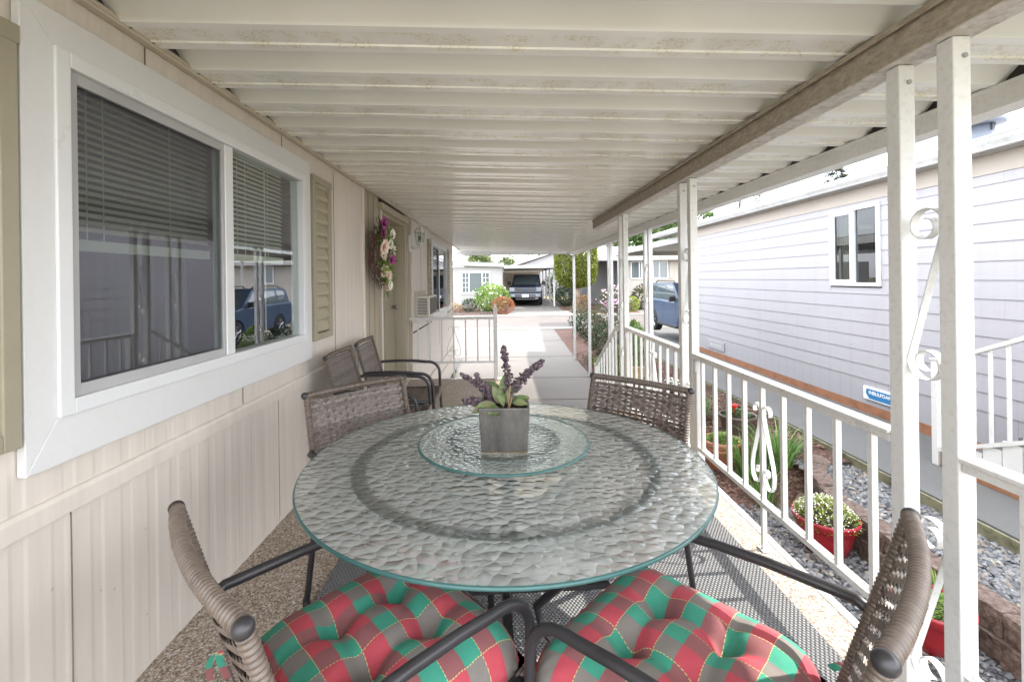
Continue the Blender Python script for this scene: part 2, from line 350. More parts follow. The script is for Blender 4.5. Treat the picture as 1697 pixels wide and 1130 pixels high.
def carpaint(name, col):
    t = NT(name); t.set(col, .4, .0); t.b.inputs['Coat Weight'].default_value = .2; t.b.inputs['Coat Roughness'].default_value = .04; return t.m
M['suv_blue'] = carpaint('suv_blue', (.035, .065, .12)); M['truck_blue'] = carpaint('truck_navy', (.018, .026, .055))
M['chrome'] = paint('chrome', (.13, .135, .15), .35, .02, metal=1); M['lens'] = paint('headlight', (.26, .28, .31), .25, .02)
M['rubber'] = paint('tyre', (.02, .02, .02), .8, .1); M['rim'] = paint('alloy', (.45, .46, .48), .3, .05, metal=.8)
M['sign_teal'] = paint('teal_sign', (.05, .35, .38), .4, .02); M['sign_blue'] = paint('blue_print', (.02, .17, .38), .5, .03)
M['foam'] = paint('white_foam', (.8, .8, .8), .7, .02); M['far_interior'] = paint('far_room', (.06, .07, .07), .9, .1)
M['ac'] = paint('ac_plastic', (.60, .57, .50), .4, .03); M['ac_dark'] = paint('ac_grille', (.12, .11, .10), .5, .1)
M['bead_curtain'] = paint('curtain_cloth', (.5, .42, .3), .9, .1)

# ------------------------------------------------------------------ mesh builder
class MB:
    def __init__(s): s.v = []; s.f = []; s.mi = []; s.uv = None; s.cur = 0
    def add(s, vs, fs):
        b = len(s.v); s.v += [tuple(p) for p in vs]
        for f in fs: s.f.append(tuple(b+i for i in f)); s.mi.append(s.cur)
        return s
    def box(s, x0, x1, y0, y1, z0, z1):
        if x0 > x1: x0, x1 = x1, x0
        if y0 > y1: y0, y1 = y1, y0
        if z0 > z1: z0, z1 = z1, z0
        return s.add([(x0, y0, z0), (x1, y0, z0), (x1, y1, z0), (x0, y1, z0), (x0, y0, z1), (x1, y0, z1), (x1, y1, z1), (x0, y1, z1)],
              [(0, 3, 2, 1), (4, 5, 6, 7), (0, 1, 5, 4), (1, 2, 6, 5), (2, 3, 7, 6), (3, 0, 4, 7)])
    def prism(s, poly, axis, a, b):
        "poly: 2d points; axis X: (y,z), Y: (x,z), Z: (x,y)"
        def P(p, w): return (w, p[0], p[1]) if axis == 'X' else ((p[0], w, p[1]) if axis == 'Y' else (p[0], p[1], w))
        n = len(poly); vs = [P(p, a) for p in poly]+[P(p, b) for p in poly]
        fs = [tuple(range(n))[::-1], tuple(range(n, 2*n))]+[(i, (i+1) % n, n+(i+1) % n, n+i) for i in range(n)]
        return s.add(vs, fs)
    def tube(s, path, r, n=8, cap=True, flat=None):
        "r a number or a function of index; flat=(w,h) gives rectangular ribbon section"
        P = [Vector(p) for p in path]; m = len(P); T = []
        for i in range(m):
            d = (P[min(i+1, m-1)]-P[max(i-1, 0)]); T.append(d.normalized() if d.length > 1e-9 else Vector((0, 0, 1)))
        up = Vector((0, 0, 1)) if abs(T[0].z) < .9 else Vector((1, 0, 0))
        u = T[0].cross(up).normalized(); vs = []
        for i in range(m):
            u = (u-T[i]*u.dot(T[i]))
            u = u.normalized() if u.length > 1e-6 else T[i].orthogonal().normalized()
            w = T[i].cross(u)
            rr = r(i) if callable(r) else r
            for k in range(n):
                a = 2*pi*k/n; vs.append(P[i]+u*(cos(a)*rr)+w*(sin(a)*rr))
        fs = []
        for i in range(m-1):
            for k in range(n):
                a = i*n+k; b = i*n+(k+1) % n; fs.append((a, b, b+n, a+n))
        if cap: fs.append(tuple(range(n))[::-1]); fs.append(tuple((m-1)*n+k for k in range(n)))
        return s.add(vs, fs)
    def ribbon(s, path, side, w, th):
        "flat bar along path; side = constant width direction"
        P = [Vector(p) for p in path]; side = Vector(side).normalized(); m = len(P); vs = []
        for i in range(m):
            T = (P[min(i+1, m-1)]-P[max(i-1, 0)]).normalized(); nrm = T.cross(side).normalized()
            for a, b in ((-1, -1), (1, -1), (1, 1), (-1, 1)): vs.append(P[i]+side*(a*w/2)+nrm*(b*th/2))
        fs = [(0, 1, 2, 3)[::-1], tuple(4*(m-1)+k for k in range(4))]
        for i in range(m-1):
            for k in range(4): fs.append((i*4+k, i*4+(k+1) % 4, i*4+4+(k+1) % 4, i*4+4+k))
        return s.add(vs, fs)
    def lathe(s, prof, c=(0, 0, 0), n=32, close=True):
        vs = []; m = len(prof)
        for r, z in prof:
            for k in range(n): a = 2*pi*k/n; vs.append((c[0]+r*cos(a), c[1]+r*sin(a), c[2]+z))
        fs = []
        for i in range(m-1):
            for k in range(n): fs.append((i*n+k, i*n+(k+1) % n, (i+1)*n+(k+1) % n, (i+1)*n+k))
        if close: fs.append(tuple(range(n))[::-1]); fs.append(tuple((m-1)*n+k for k in range(n)))
        return s.add(vs, fs)
    def ico(s, c, r, sub=0, squash=1, jit=0, rg=None):
        g = (1+5**.5)/2
        vs = [Vector(p).normalized() for p in [(-1, g, 0), (1, g, 0), (-1, -g, 0), (1, -g, 0), (0, -1, g), (0, 1, g), (0, -1, -g), (0, 1, -g), (g, 0, -1), (g, 0, 1), (-g, 0, -1), (-g, 0, 1)]]
        fs = [(0, 11, 5), (0, 5, 1), (0, 1, 7), (0, 7, 10), (0, 10, 11), (1, 5, 9), (5, 11, 4), (11, 10, 2), (10, 7, 6), (7, 1, 8), (3, 9, 4), (3, 4, 2), (3, 2, 6), (3, 6, 8), (3, 8, 9), (4, 9, 5), (2, 4, 11), (6, 2, 10), (8, 6, 7), (9, 8, 1)]
        for _ in range(sub):
            cache = {}; nf = []
            def mid(a, b):
                k = (min(a, b), max(a, b))
                if k not in cache: cache[k] = len(vs); vs.append((vs[a]+vs[b]).normalized())
                return cache[k]
            for a, b, d in fs: x, y, z = mid(a, b), mid(b, d), mid(d, a); nf += [(a, x, z), (b, y, x), (d, z, y), (x, y, z)]
            fs = nf
        out = []
        for p in vs:
            k = 1+(rg.uniform(-jit, jit) if jit else 0); out.append((c[0]+p.x*r*k, c[1]+p.y*r*k, c[2]+p.z*r*squash*k))
        return s.add(out, fs)
    def stone(s, c, r, rg):
        "an angular pebble: squashed, skewed octahedron-like lump"
        a = rg.uniform(0, 6.28); ca, sa = cos(a), sin(a); sx, sy, sz = r*rg.uniform(.8, 1.5), r*rg.uniform(.6, 1), r*rg.uniform(.35, .7)
        tx, ty = rg.uniform(-.5, .5), rg.uniform(-.5, .5)
        base = [(1, .3, -.2), (.4, 1, .1), (-.5, .9, -.1), (-1, -.2, .1), (-.4, -1, -.1), (.6, -.8, .15)]
        top = [(.5, .2, .9), (-.1, .5, .8), (-.5, -.2, .9), (.2, -.4, .8)]
        vs = []
        for x, y, z in base+top:
            x *= sx*rg.uniform(.85, 1.15); y *= sy*rg.uniform(.85, 1.15); z = z*sz+(x*tx+y*ty)*.5
            vs.append((c[0]+x*ca-y*sa, c[1]+x*sa+y*ca, c[2]+z))
        fs = [(0, 1, 6), (1, 7, 6), (1, 2, 7), (2, 3, 8), (2, 8, 7), (3, 4, 8), (4, 9, 8), (4, 5, 9), (5, 0, 9), (0, 6, 9), (6, 7, 8, 9)]
        return s.add(vs, fs)
    def leaf(s, c, d, up, L, W, bend=.15):
        "pointed leaf of two quads folded along the midrib"
        c = Vector(c); d = Vector(d).normalized(); n = Vector(up); n = (n-d*n.dot(d)); n = n.normalized() if n.length > 1e-4 else d.orthogonal().normalized()
        w = d.cross(n)
        a = c; b = c+d*L*.5+w*W/2+n*bend*L*.4; e = c+d*L; f = c+d*L*.5-w*W/2+n*bend*L*.4; m = c+d*L*.5
        return s.add([a, b, e, f, m], [(0, 4, 1), (1, 4, 2), (0, 3, 4), (4, 3, 2)])
    def blade(s, c, az, lean, L, W, seg=5):
        c = Vector(c); pts = []; p = c.copy(); el = pi/2-lean*.25
        for i in range(seg+1):
            pts.append(p.copy()); p = p+Vector((cos(az)*cos(el), sin(az)*cos(el), sin(el)))*(L/seg); el -= lean*2/seg*(.3+i/seg)
        w = Vector((-sin(az), cos(az), 0)); vs = []
        for i, q in enumerate(pts):
            k = W*(1-(i/seg)**2)*.5+.0006; vs += [q-w*k, q+w*k]
        return s.add(vs, [(2*i, 2*i+1, 2*i+3, 2*i+2) for i in range(seg)])
    def build(s, name, mat, parent=None, world=False, smooth=False, bevel=0, loc=None):
        off = Vector((0, 0, 0))
        if world and parent: off = Vector(parent.location)
        me = bpy.data.meshes.new(name); me.from_pydata([tuple(Vector(v)-off) for v in s.v] if off.length else s.v, [], s.f)
        mats = mat if isinstance(mat, (list, tuple)) else [mat]
        for m in mats: me.materials.append(m)
        if len(mats) > 1: me.polygons.foreach_set('material_index', s.mi)
        if smooth: me.polygons.foreach_set('use_smooth', [True]*len(me.polygons))
        if s.uv:
            l = me.uv_layers.new(name='UVMap'); vi = [0]*len(me.loops); me.loops.foreach_get('vertex_index', vi)
            buf = []
            for i in vi: buf += s.uv[i]
            l.data.foreach_set('uv', buf)
        me.update(); o = bpy.data.objects.new(name, me); C.objects.link(o)
        if parent: o.parent = parent
        if loc: o.location = loc
        if bevel:
            b = o.modifiers.new('bevel', 'BEVEL'); b.width = bevel; b.segments = 2; b.limit_method = 'ANGLE'; b.harden_normals = False
        return o
def thing(name, label, cat, loc=(0, 0, 0), rz=0, group=None):
    o = bpy.data.objects.new(name, None); C.objects.link(o); o.location = loc; o.rotation_euler = (0, 0, rz); o.empty_display_size = .1
    o['label'] = label; o['category'] = cat
    if group: o['group'] = group
    return o
def tag(o, label, cat, group=None, kind=None):
    if label: o['label'] = label
    if cat: o['category'] = cat
    if group: o['group'] = group
    if kind: o['kind'] = kind
    return o
def struct(mb, name, mat, **k):
    o = mb.build(name, mat, **k); o['kind'] = 'structure'; return o
def dup(root, loc, rz, label, group=None):
    r = root.copy(); C.objects.link(r); r.location = loc; r.rotation_euler = (0, 0, rz); r['label'] = label
    if group: r['group'] = group
    for ch in list(root.children):
        c = ch.copy(); C.objects.link(c); c.parent = r
        for g in ch.children: d = g.copy(); C.objects.link(d); d.parent = c
    return r
def arc(c, r, a0, a1, n, plane='YZ', x=0):
    out = []
    for i in range(n+1):
        a = a0+(a1-a0)*i/n; p, q = c[0]+r*cos(a), c[1]+r*sin(a)
        out.append((x, p, q) if plane == 'YZ' else ((p, x, q) if plane == 'XZ' else (p, q, x)))
    return out
def at(px, Y): return (px-833)/745*Y           # lateral position of a photo column at a distance
def hz(px, py, Y): return 1.36-((py-462)+.015*(px-833))/745*Y
# ================================================================== SETTING: ground, roads
def G(x, y):
    "ground height: level by the house, rising gently towards and beyond the street"
    g = -.99
    if y > 12.75: g += .042*(min(y, 31)-12.75)
    if x > 2.2:
        up = -.64; k = min(1, max(0, (x-2.2)/1.4)); k = k*k*(3-2*k)
        f = 1 if y < 10 else max(0, 1-(y-10)/9)
        g = g*(1-k*f)+max(up, g)*k*f
    return g
def sheet(name, mat, x0, x1, y0, y1, dz, nx=6, ny=12, **k):
    mb = MB(); vs = []; 
    for j in range(ny+1):
        for i in range(nx+1):
            x = x0+(x1-x0)*i/nx; y = y0+(y1-y0)*j/ny; vs.append((x, y, G(x, y)+dz))
    mb.add(vs, [(j*(nx+1)+i, j*(nx+1)+i+1, (j+1)*(nx+1)+i+1, (j+1)*(nx+1)+i) for j in range(ny) for i in range(nx)])
    return struct(mb, name, mat, **k)
def frange(a, b, st):
    o = []; x = a
    while x < b-1e-6: o.append(x); x += st
    return o+[b]
mb = MB(); xs = [-150, -60, -25, -10, -4, 0, 2.2, 2.5, 2.8, 3.1, 3.4, 3.7, 5, 8, 14, 30, 70, 150]; ys = [-30, -8, -2, 2, 4.2, 4.78, 6, 8, 10, 11.5, 12.75, 14, 16, 18.2, 19, 21, 24, 27, 31, 45, 80, 220]
mb.add([(x, y, (-1.12 if (y < 4.5 and 2 < x < 3.7) else G(x, y)-.05)) for y in ys for x in xs], [(j*len(xs)+i, j*len(xs)+i+1, (j+1)*len(xs)+i+1, (j+1)*len(xs)+i) for j in range(len(ys)-1) for i in range(len(xs)-1)])
struct(mb, 'ground', M['earth'])
sheet('driveway', M['concrete'], -1.2, 2.06, 3.2, 18.3, .03, 6, 30)
sheet('driveway', M['concrete'], -9, -1.2, 11.5, 18.3, .03, 6, 14)
for y in (8.6, 10.5, 13.2, 15.8):                                   # joints and kerb lines in the slab
    mb = MB(); mb.box(-1.2 if y < 11.4 else -8.9, 2.05, y-.008, y+.008, 0, .002); o = struct(mb, 'driveway_joint', M['soil']); o.location.z = G(0, y)+.033
sheet('driveway', M['path'], 3.7, 9.5, 13.9, 18.3, .035, 8, 14)
sheet('pavement', M['apron'], -60, 60, 18.3, 18.9, .045, 60, 2)
sheet('road', M['asphalt'], -60, 60, 18.9, 22.6, .035, 60, 8)
sheet('pavement', M['apron'], -60, 60, 22.6, 23.2, .05, 60, 2)
sheet('driveway', M['apron'], .25, 3.6, 23.2, 24.6, .045, 2, 2)
sheet('driveway', M['concrete'], .25, 3.3, 24.6, 38, .04, 2, 6)
sheet('driveway', M['concrete'], 7.2, 12.5, 23.2, 34, .04, 2, 6)
sheet('planting_bed', M['mulch'], 2.06, 3.68, 4.75, 18.3, .02, 6, 40)
sheet('planting_bed', M['mulch'], 3.3, 7.2, 23.2, 30, .03, 3, 4)
sheet('planting_bed', M['mulch'], -8, .25, 23.2, 27.5, .03, 3, 4)
# concrete path along the neighbour's house, its edge mossy
mb = MB(); mb.box(3.67, 5.05, -3, 13.9, -.75, -.55); struct(mb, 'path', M['path'])
mb = MB(); mb.box(3.645, 3.668, -3, 13.9, -.78, -.565); struct(mb, 'path_kerb', M['moss_side'])
# gravel beds
mb = MB(); mb.box(1.0, 3.02, -1, 4.8, -1.1, -.965); struct(mb, 'gravel_bed', M['gravel_bed'])
mb = MB(); mb.prism([(3.05, -1), (3.66, -1), (3.66, 5.0), (3.3, 4.75), (3.07, 4.4)], 'Z', -1.0, -.665); struct(mb, 'gravel_bed', M['gravel_bed'])
mb = MB(); vs = [(2.0+1.2*i/8, y, z if z else G(2.0+1.2*i/8, 4.8)+.022) for y, z in ((4.3, -.972), (4.55, -.95), (4.78, 0)) for i in range(9)]
mb.add(vs, [(j*9+i, j*9+i+1, j*9+i+10, j*9+i+9) for j in range(2) for i in range(8)]); struct(mb, 'planting_bed', M['mulch'])
# loose stones on both beds, nobody could count them
mb = MB(); rg = random.Random(3)
for i in range(9000):
    y = rg.uniform(1.0, 4.95); x = rg.uniform(1.36+.12*y*.6, 2.98); mb.stone((x, y, -.963+rg.uniform(0, .008)), rg.choice([.009, .013, .017, .021]), rg)
tag(mb.build('gravel', M['stones']), 'grey angular gravel below the porch edge and round the red pots', 'gravel', kind='stuff')
mb = MB()
for i in range(5200):
    y = rg.uniform(1.5, 4.9); x = rg.uniform(3.08, 3.66); mb.stone((x, y, -.663+rg.uniform(0, .01)), rg.choice([.010, .014, .018, .023]), rg)
tag(mb.build('gravel', M['stones']), 'bluish grey gravel behind the block edging beside the concrete path', 'gravel', kind='stuff')
mb = MB()
for i in range(9000):
    y = 4.8+9*rg.random()**1.6; x = rg.uniform(2.06, 3.66)
    if y < 5.1 and x > 3.0: continue
    a = rg.uniform(0, pi); L = rg.uniform(.012, .035); w = L*rg.uniform(.25, .5); z = G(x, y)+.022+rg.uniform(0, .012); t_ = rg.uniform(-.35, .35)
    dx, dy = cos(a)*L, sin(a)*L; ex, ey = -sin(a)*w, cos(a)*w
    mb.add([(x-dx-ex, y-dy-ey, z), (x+dx-ex, y+dy-ey, z+t_*L), (x+dx+ex, y+dy+ey, z+t_*L+.004), (x-dx+ex, y-dy+ey, z+.004)], [(0, 1, 2, 3)])
tag(mb.build('mulch', M['chips']), 'reddish bark mulch strewn over the bed between driveway and path', 'mulch', kind='stuff')

# ================================================================== OUR HOUSE (left wall)
WX = -1.28
house = thing('mobile_home', 'beige fluted metal mobile home filling the left side of the porch', 'house', (-1.28, 5, -1.0))
def wallstrip(y0, y1, z0, z1, x=WX, flute=.0012, pitch=.10):
    mb = MB(); pts = []; y = y0
    while y < y1-1e-4:
        for dy, dx in ((0, 0), (pitch*.55, 0), (pitch*.65, -flute), (pitch*.9, -flute)):
            if y+dy < y1: pts.append((y+dy, x+dx))
        y += pitch
    pts.append((y1, x)); n = len(pts)
    return mb.add([(q, p, z) for z in (z0, z1) for p, q in pts], [(i, i+1, n+i+1, n+i) for i in range(n-1)])
# upper wall pieces round the openings (window 1 y1.2-2.95, door 4.68-5.83, window 2 7.95-10.15)
HY0, HY1 = -.6, 11.4
for y0, y1, z0, z1 in ((HY0, 1.24, .76, 2.215), (1.24, 2.88, 2.05, 2.215), (1.24, 2.88, .76, .97), (2.88, 4.12, .76, 2.215)):
    wallstrip(y0, y1, z0, z1).build('wall_panel', M['wall'], house, world=True)
for y0, y1, z0, z1 in ((6.25, 8.0, .76, 2.215), (8.0, 10.1, 2.03, 2.215), (10.1, HY1, .76, 2.215), (6.25, 8.0, .62, .76), (8.0, 10.1, .62, .70), (10.1, HY1, .62, .76)):
    wallstrip(y0, y1, z0, z1).build('wall_panel', M['wall'], house, world=True)
for y0, y1 in ((HY0, .1), (.1, 1.32), (1.32, 2.54), (2.54, 4.12), (6.25, 7.6), (7.6, 9), (9, 10.2), (10.2, HY1)):
    z0 = .0005 if y1 < 4.2 else -.99
    wallstrip(y0+.0015, y1-.0015, z0, .70 if y0 < 4.2 else .60, x=WX+.002, flute=.0011, pitch=.11).build('lower_wall_panel', M['wall'], house, world=True)
# smooth olive panels either side of the door
mb = MB(); mb.box(WX-.03, WX+.0, 4.12, 4.66, .03, 2.215); mb.box(WX-.03, WX+.0, 5.90, 6.25, -.99, 2.215); mb.build('door_side_panel', M['wall_dark'], house, world=True)
mb = MB()
M['seam'] = paint('panel_joint', (.20, .17, .13), .8, .1)
for y, w, a, b in [(y, .003, .03, 2.2) for y in (4.30, 4.48, 6.0, 6.12)]+[(y, .0015, .04, .69) for y in (1.32, 2.54, 3.95, 7.6, 9.0)]+[(1.0, .002, .765, .85), (2.2, .002, .765, .85), (3.42, .002, .765, 2.2), (7.05, .002, .765, 2.2), (1.62, .002, 2.145, 2.21), (2.62, .002, 2.145, 2.21)]:
    mb = MB(); mb.box(WX+.0008, WX+(.0045 if b < .7 else .003), y-w, y+w, a, b); mb.build('panel_seam', M['seam'], house, world=True)
for a, b, z in ((4.10, 4.135, .03), (6.25, 6.29, -.99)):
    mb = MB(); mb.box(WX, WX+.02, a, b, z, 2.21); mb.build('corner_strip', M['wall'], house, world=True, bevel=.003)
# belt rail
mb = MB()
for y0, y1 in ((HY0, 4.12), (6.25, HY1)):
    mb.prism([(WX+.001, .70), (WX+.018, .702), (WX+.016, .748), (WX+.010, .76), (WX+.001, .762)], 'Y', y0, y1)
mb.build('belt_rail', M['wall'], house, world=True)
mb = MB(); mb.box(WX, WX+.012, 6.25, HY1, -.32, -.29); mb.box(WX, WX+.012, 6.25, HY1, -.56, -.54); mb.build('skirting_trim', M['wall_dark'], house, world=True)
mb = MB(); mb.box(WX-.05, WX+.012, HY1, HY1+.06, -.99, 2.215); mb.build('corner_trim', M['tan_wall'], house, world=True)
# end wall, roof, back: closed volume so the house is real from the side too
mb = MB(); mb.box(-5.6, WX-.05, HY1+.0, HY1+.04, -.99, 2.3); mb.box(-5.6, -5.55, HY0, HY1, -.99, 2.3); mb.box(-5.6, WX-.05, HY0-.04, HY0, -.99, 2.3); mb.build('end_wall', M['wall'], house, world=True)
mb = MB(); mb.prism([(-5.9, 2.3), (WX-.0, 2.3), (WX-.0, 2.38), (-3.5, 2.75), (-5.9, 2.38)], 'Y', HY0-.3, HY1+.25); mb.build('roof', M['roof_grey'], house, world=True)
mb = MB(); mb.box(WX-.02, WX+.012, HY0, HY1+.3, 2.252, 2.42); mb.build('eave_fascia_gap_shade', M['interior'], house, world=True)  # fascia coloured dark to stand for shade in the open rib ends
# room box behind the windows, dark
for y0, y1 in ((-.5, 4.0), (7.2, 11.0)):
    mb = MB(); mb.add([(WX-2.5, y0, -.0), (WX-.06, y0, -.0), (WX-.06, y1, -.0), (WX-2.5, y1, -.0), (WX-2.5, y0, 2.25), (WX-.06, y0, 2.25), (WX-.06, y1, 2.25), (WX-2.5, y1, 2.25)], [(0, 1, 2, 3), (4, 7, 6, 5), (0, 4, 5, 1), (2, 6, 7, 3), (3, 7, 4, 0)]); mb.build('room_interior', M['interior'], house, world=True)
# window 1
def sliding_window(y0, y1, z0, z1, ym, trim, parent, x=WX, blinds=True, screen=True, trim_mat='trim_white', f=.045):
    w = MB()
    if trim:
        a = trim; X0, X1 = x+.002, x+.026
        def quad(p, q, r, s_): return
        al = a*.67; o = [(y0-al, z0-a), (y1+a*.62, z0-a), (y1+a*.62, z1+a*.75), (y0-al, z1+a*.75)]; i_ = [(y0, z0), (y1, z0), (y1, z1), (y0, z1)]
        for k in range(4):
            p, q, r, s_ = o[k], o[(k+1) % 4], i_[(k+1) % 4], i_[k]
            w.prism([p, q, r, s_], 'X', X0, X1)
        win = w.build('window_trim', M[trim_mat], parent, world=True, bevel=.0025)
    w = MB(); X0, X1 = x-.05, x+.034
    w.box(X0, X1, y0, y0+f, z0, z1); w.box(X0, X1, y1-f, y1, z0, z1); w.box(X0, X1, y0+f, y1-f, z1-f, z1); w.box(X0, X1, y0+f, y1-f, z0, z0+f)
    w.box(X0+.01, X1-.012, ym-.03, ym+.03, z0+f, z1-f)
    win = w.build('window', M['vinyl'], parent, world=True, bevel=.003)
    base = Vector((0, 0, 0))
    def sub(mbx, nm, mt, **k):
        o_ = mbx.build(nm, mt, None, **k); 
        for v in o_.data.vertices: v.co -= Vector(parent.location)
        o_.parent = win; return o_
    g = MB(); g.box(x-.008, x-.003, y0+f, ym-.03, z0+f, z1-f); g.box(x-.008, x-.003, ym+.03, y1-f, z0+f, z1-f); sub(g, 'pane', M['glass'])
    s2 = MB(); q = .035
    ya, yb, za, zb = y0+f, ym-.028, z0+f, z1-f
    s2.box(x+.004, x+.018, ya, ya+q, za, zb); s2.box(x+.004, x+.018, yb-q*.6, yb, za, zb); s2.box(x+.004, x+.018, ya+q, yb-q*.6, zb-q, zb); s2.box(x+.004, x+.018, ya+q, yb-q*.6, za, za+q)
    sub(s2, 'screen_frame', M['steel_frame'], bevel=.002)
    if screen:
        s3 = MB(); s3.add([(x+.011, ya, za), (x+.011, yb, za), (x+.011, yb, zb), (x+.011, ya, zb)], [(0, 1, 2, 3)]); sub(s3, 'fly_screen', M['screen'])
    if blinds:
        b = MB(); zt = z1-f-.01; zb_ = z0+(z1-z0)*.50; k = 0; z = zt
        while z > zb_:
            for (a0, a1) in ((y0+f+.02, ym-.06), (ym+.02, y1-f-.13)):
                b.add([(x-.052, a0, z+.008), (x-.036, a0, z-.008), (x-.036, a1, z-.008), (x-.052, a1, z+.008)], [(0, 1, 2, 3)])
            z -= .0235
        for (a0, a1) in ((y0+f+.02, ym-.06), (ym+.02, y1-f-.13)): b.box(x-.058, x-.034, a0, a1, zb_-.045, zb_-.01)
        for yy in (y0+.16, y0+.22, ym-.3, ym+.15, ym+.22, y1-.35): b.box(x-.034, x-.032, yy, yy+.002, zb_-.02, zt)
        b.box(x-.048, x-.044, y1-.36, y1-.354, z0+.1, zt)
        sub(b, 'blind', M['curtain'])
    return win
M['steel_frame'] = paint('screen_frame_grey', (.42, .42, .43), .5, .05)
sliding_window(1.262, 2.87, .985, 2.035, 2.08, .13, house)
sliding_window(8.03, 10.08, .70, 2.03, 8.95, .09, house, blinds=False)
M['reflection_ripple'] = paint('grey_reflection_ripple', (.20, .18, .205), .9, .1)
mb = MB(); nn = 90; mb.add([(WX-.22+.03*math.sin(i*.95)+.012*math.sin(i*.37), 1.27+.83*i/nn, z) for z in (.99, 2.02) for i in range(nn+1)], [(i, i+1, nn+2+i, nn+1+i) for i in range(nn)]); mb.build('reflection_ripple', M['reflection_ripple'], house, world=True)  # wavy sheet added to imitate vertical ripples in the window reflection
mb = MB(); mb.box(WX-.2, WX-.16, 8.0, 8.95, .7, 2.0); mb.build('curtain', M['bead_curtain'], house, world=True)
# shutters
def shutter(y0, y1, z0, z1, mat, lou):
    s_ = MB(); X0, X1 = WX+.002, WX+.032; fr = .045
    s_.box(X0, X1, y0, y0+fr, z0, z1); s_.box(X0, X1, y1-fr, y1, z0, z1); s_.box(X0, X1+.003, y0-.004, y1+.004, z1-fr, z1+.004); s_.box(X0, X1, y0+fr, y1-fr, z0, z0+fr)
    sh = s_.build('shutter', mat, house, world=True, bevel=.003)
    l = MB(); z = z0+fr
    while z < z1-fr-.02:
        l.prism([(X0, z), (X1-.012, z+.012), (X1-.010, z+.028), (X0, z+.082)], 'Y', y0+fr+.001, y1-fr-.001); z += .083
    o_ = l.build('louvre', lou, None); 
    for v in o_.data.vertices: v.co -= Vector(house.location)
    o_.parent = sh
shutter(.78, 1.165, .94, 2.03, M['tan'], M['louvre']); shutter(2.985, 3.30, .96, 2.07, M['tan'], M['louvre'])
shutter(7.66, 7.92, .76, 2.05, M['tan'], M['louvre']); shutter(10.22, 10.6, .76, 2.05, M['tan'], M['louvre'])
# door: recessed leaf, deep jambs, thick header casing
mb = MB(); mb.box(WX-.16, WX-.12, 4.72, 5.80, .02, 2.06)
dr = mb.build('door', M['door'], house, world=True)
for yy0, yy1 in ((4.8, 5.22), (5.3, 5.72)):
    mb = MB(); mb.box(WX-.121, WX-.113, yy0, yy1, 1.15, 1.95); mb.box(WX-.121, WX-.113, yy0, yy1, .2, 1.0)
    o = mb.build('door_panel', M['door'], None, bevel=.006)
    for v in o.data.vertices: v.co -= Vector(house.location)
    o.parent = dr
mb = MB(); mb.box(WX-.113, WX-.10, 5.05, 5.42, 1.33, 1.37); mb.box(WX-.10, WX-.095, 5.06, 5.41, 1.338, 1.362)
o = mb.build('letter_plate', M['steel'], None); 
for v in o.data.vertices: v.co -= Vector(house.location)
o.parent = dr
mb = MB(); mb.ico((WX-.07, 5.70, 1.02), .03, 2); mb.tube([(WX-.12, 5.70, 1.02), (WX-.08, 5.70, 1.02)], .012, 8)
o = mb.build('door_knob', M['steel'], None, smooth=True)
for v in o.data.vertices: v.co -= Vector(house.location)
o.parent = dr
mb = MB(); mb.box(WX-.16, WX+.022, 4.66, 4.70, .0, 2.10); mb.box(WX-.16, WX+.022, 5.84, 5.90, .0, 2.10); mb.box(WX-.16, WX+.045, 4.64, 5.92, 2.10, 2.17); mb.box(WX-.16, WX+.0, 4.70, 5.84, 2.06, 2.10); mb.box(WX-.16, WX+.02, 4.70, 5.84, -.02, .025)
mb.build('door_frame', M['wall_dark'], house, world=True, bevel=.004)
mb = MB(); mb.box(WX+.022, WX+.03, 4.672, 4.69, .02, 2.09); mb.build('door_stop_strip', M['trim_white'], house, world=True)
mb = MB(); mb.box(WX-.12, WX-.08, 5.3, 5.33, 1.97, 2.04); mb.build('door_closer', M['black'], house, world=True)

# wall lantern
lan = thing('wall_lantern', 'small off white carriage lantern on the beige wall just beyond the door', 'lamp', (WX+.002, 6.18, 1.86)); lan.scale = (1.15, 1.15, 1.15)
mb = MB(); mb.prism([(-.05+.02*0, -.1), (.05, -.1), (.06, 0), (.05, .1), (-.05, .1), (-.06, 0)], 'X', .0, .02); mb.build('back_plate', M['trim_white'], lan, bevel=.004)
mb = MB(); mb.tube([(.02, 0, -.04), (.06, 0, -.06), (.11, 0, -.05), (.13, 0, -.01)], .011, 8); mb.build('bracket', M['trim_white'], lan, smooth=True)
mb = MB(); mb.lathe([(.012, -.05), (.02, -.03), (.045, -.005), (.05, .0), (.05, .006)], (.13, 0, 0), 6)
for k in range(6):
    a = k*pi/3; mb.tube([(.13+.047*cos(a), .047*sin(a), 0), (.13+.066*cos(a), .066*sin(a), .13)], .004, 4)
mb.build('cage', M['trim_white'], lan)
mb = MB(); mb.lathe([(.043, .006), (.062, .128)], (.13, 0, 0), 6, close=False); mb.build('lamp_glass', M['lamp_glass'], lan)
mb = MB(); mb.lathe([(.075, .13), (.072, .14), (.045, .18), (.018, .20), (.012, .215), (.004, .24)], (.13, 0, 0), 6); mb.build('cap', M['trim_white'], lan)
mb = MB(); mb.ico((.13, 0, .06), .022, 1, 1.3); mb.build('bulb', M['lens'], lan, smooth=True)
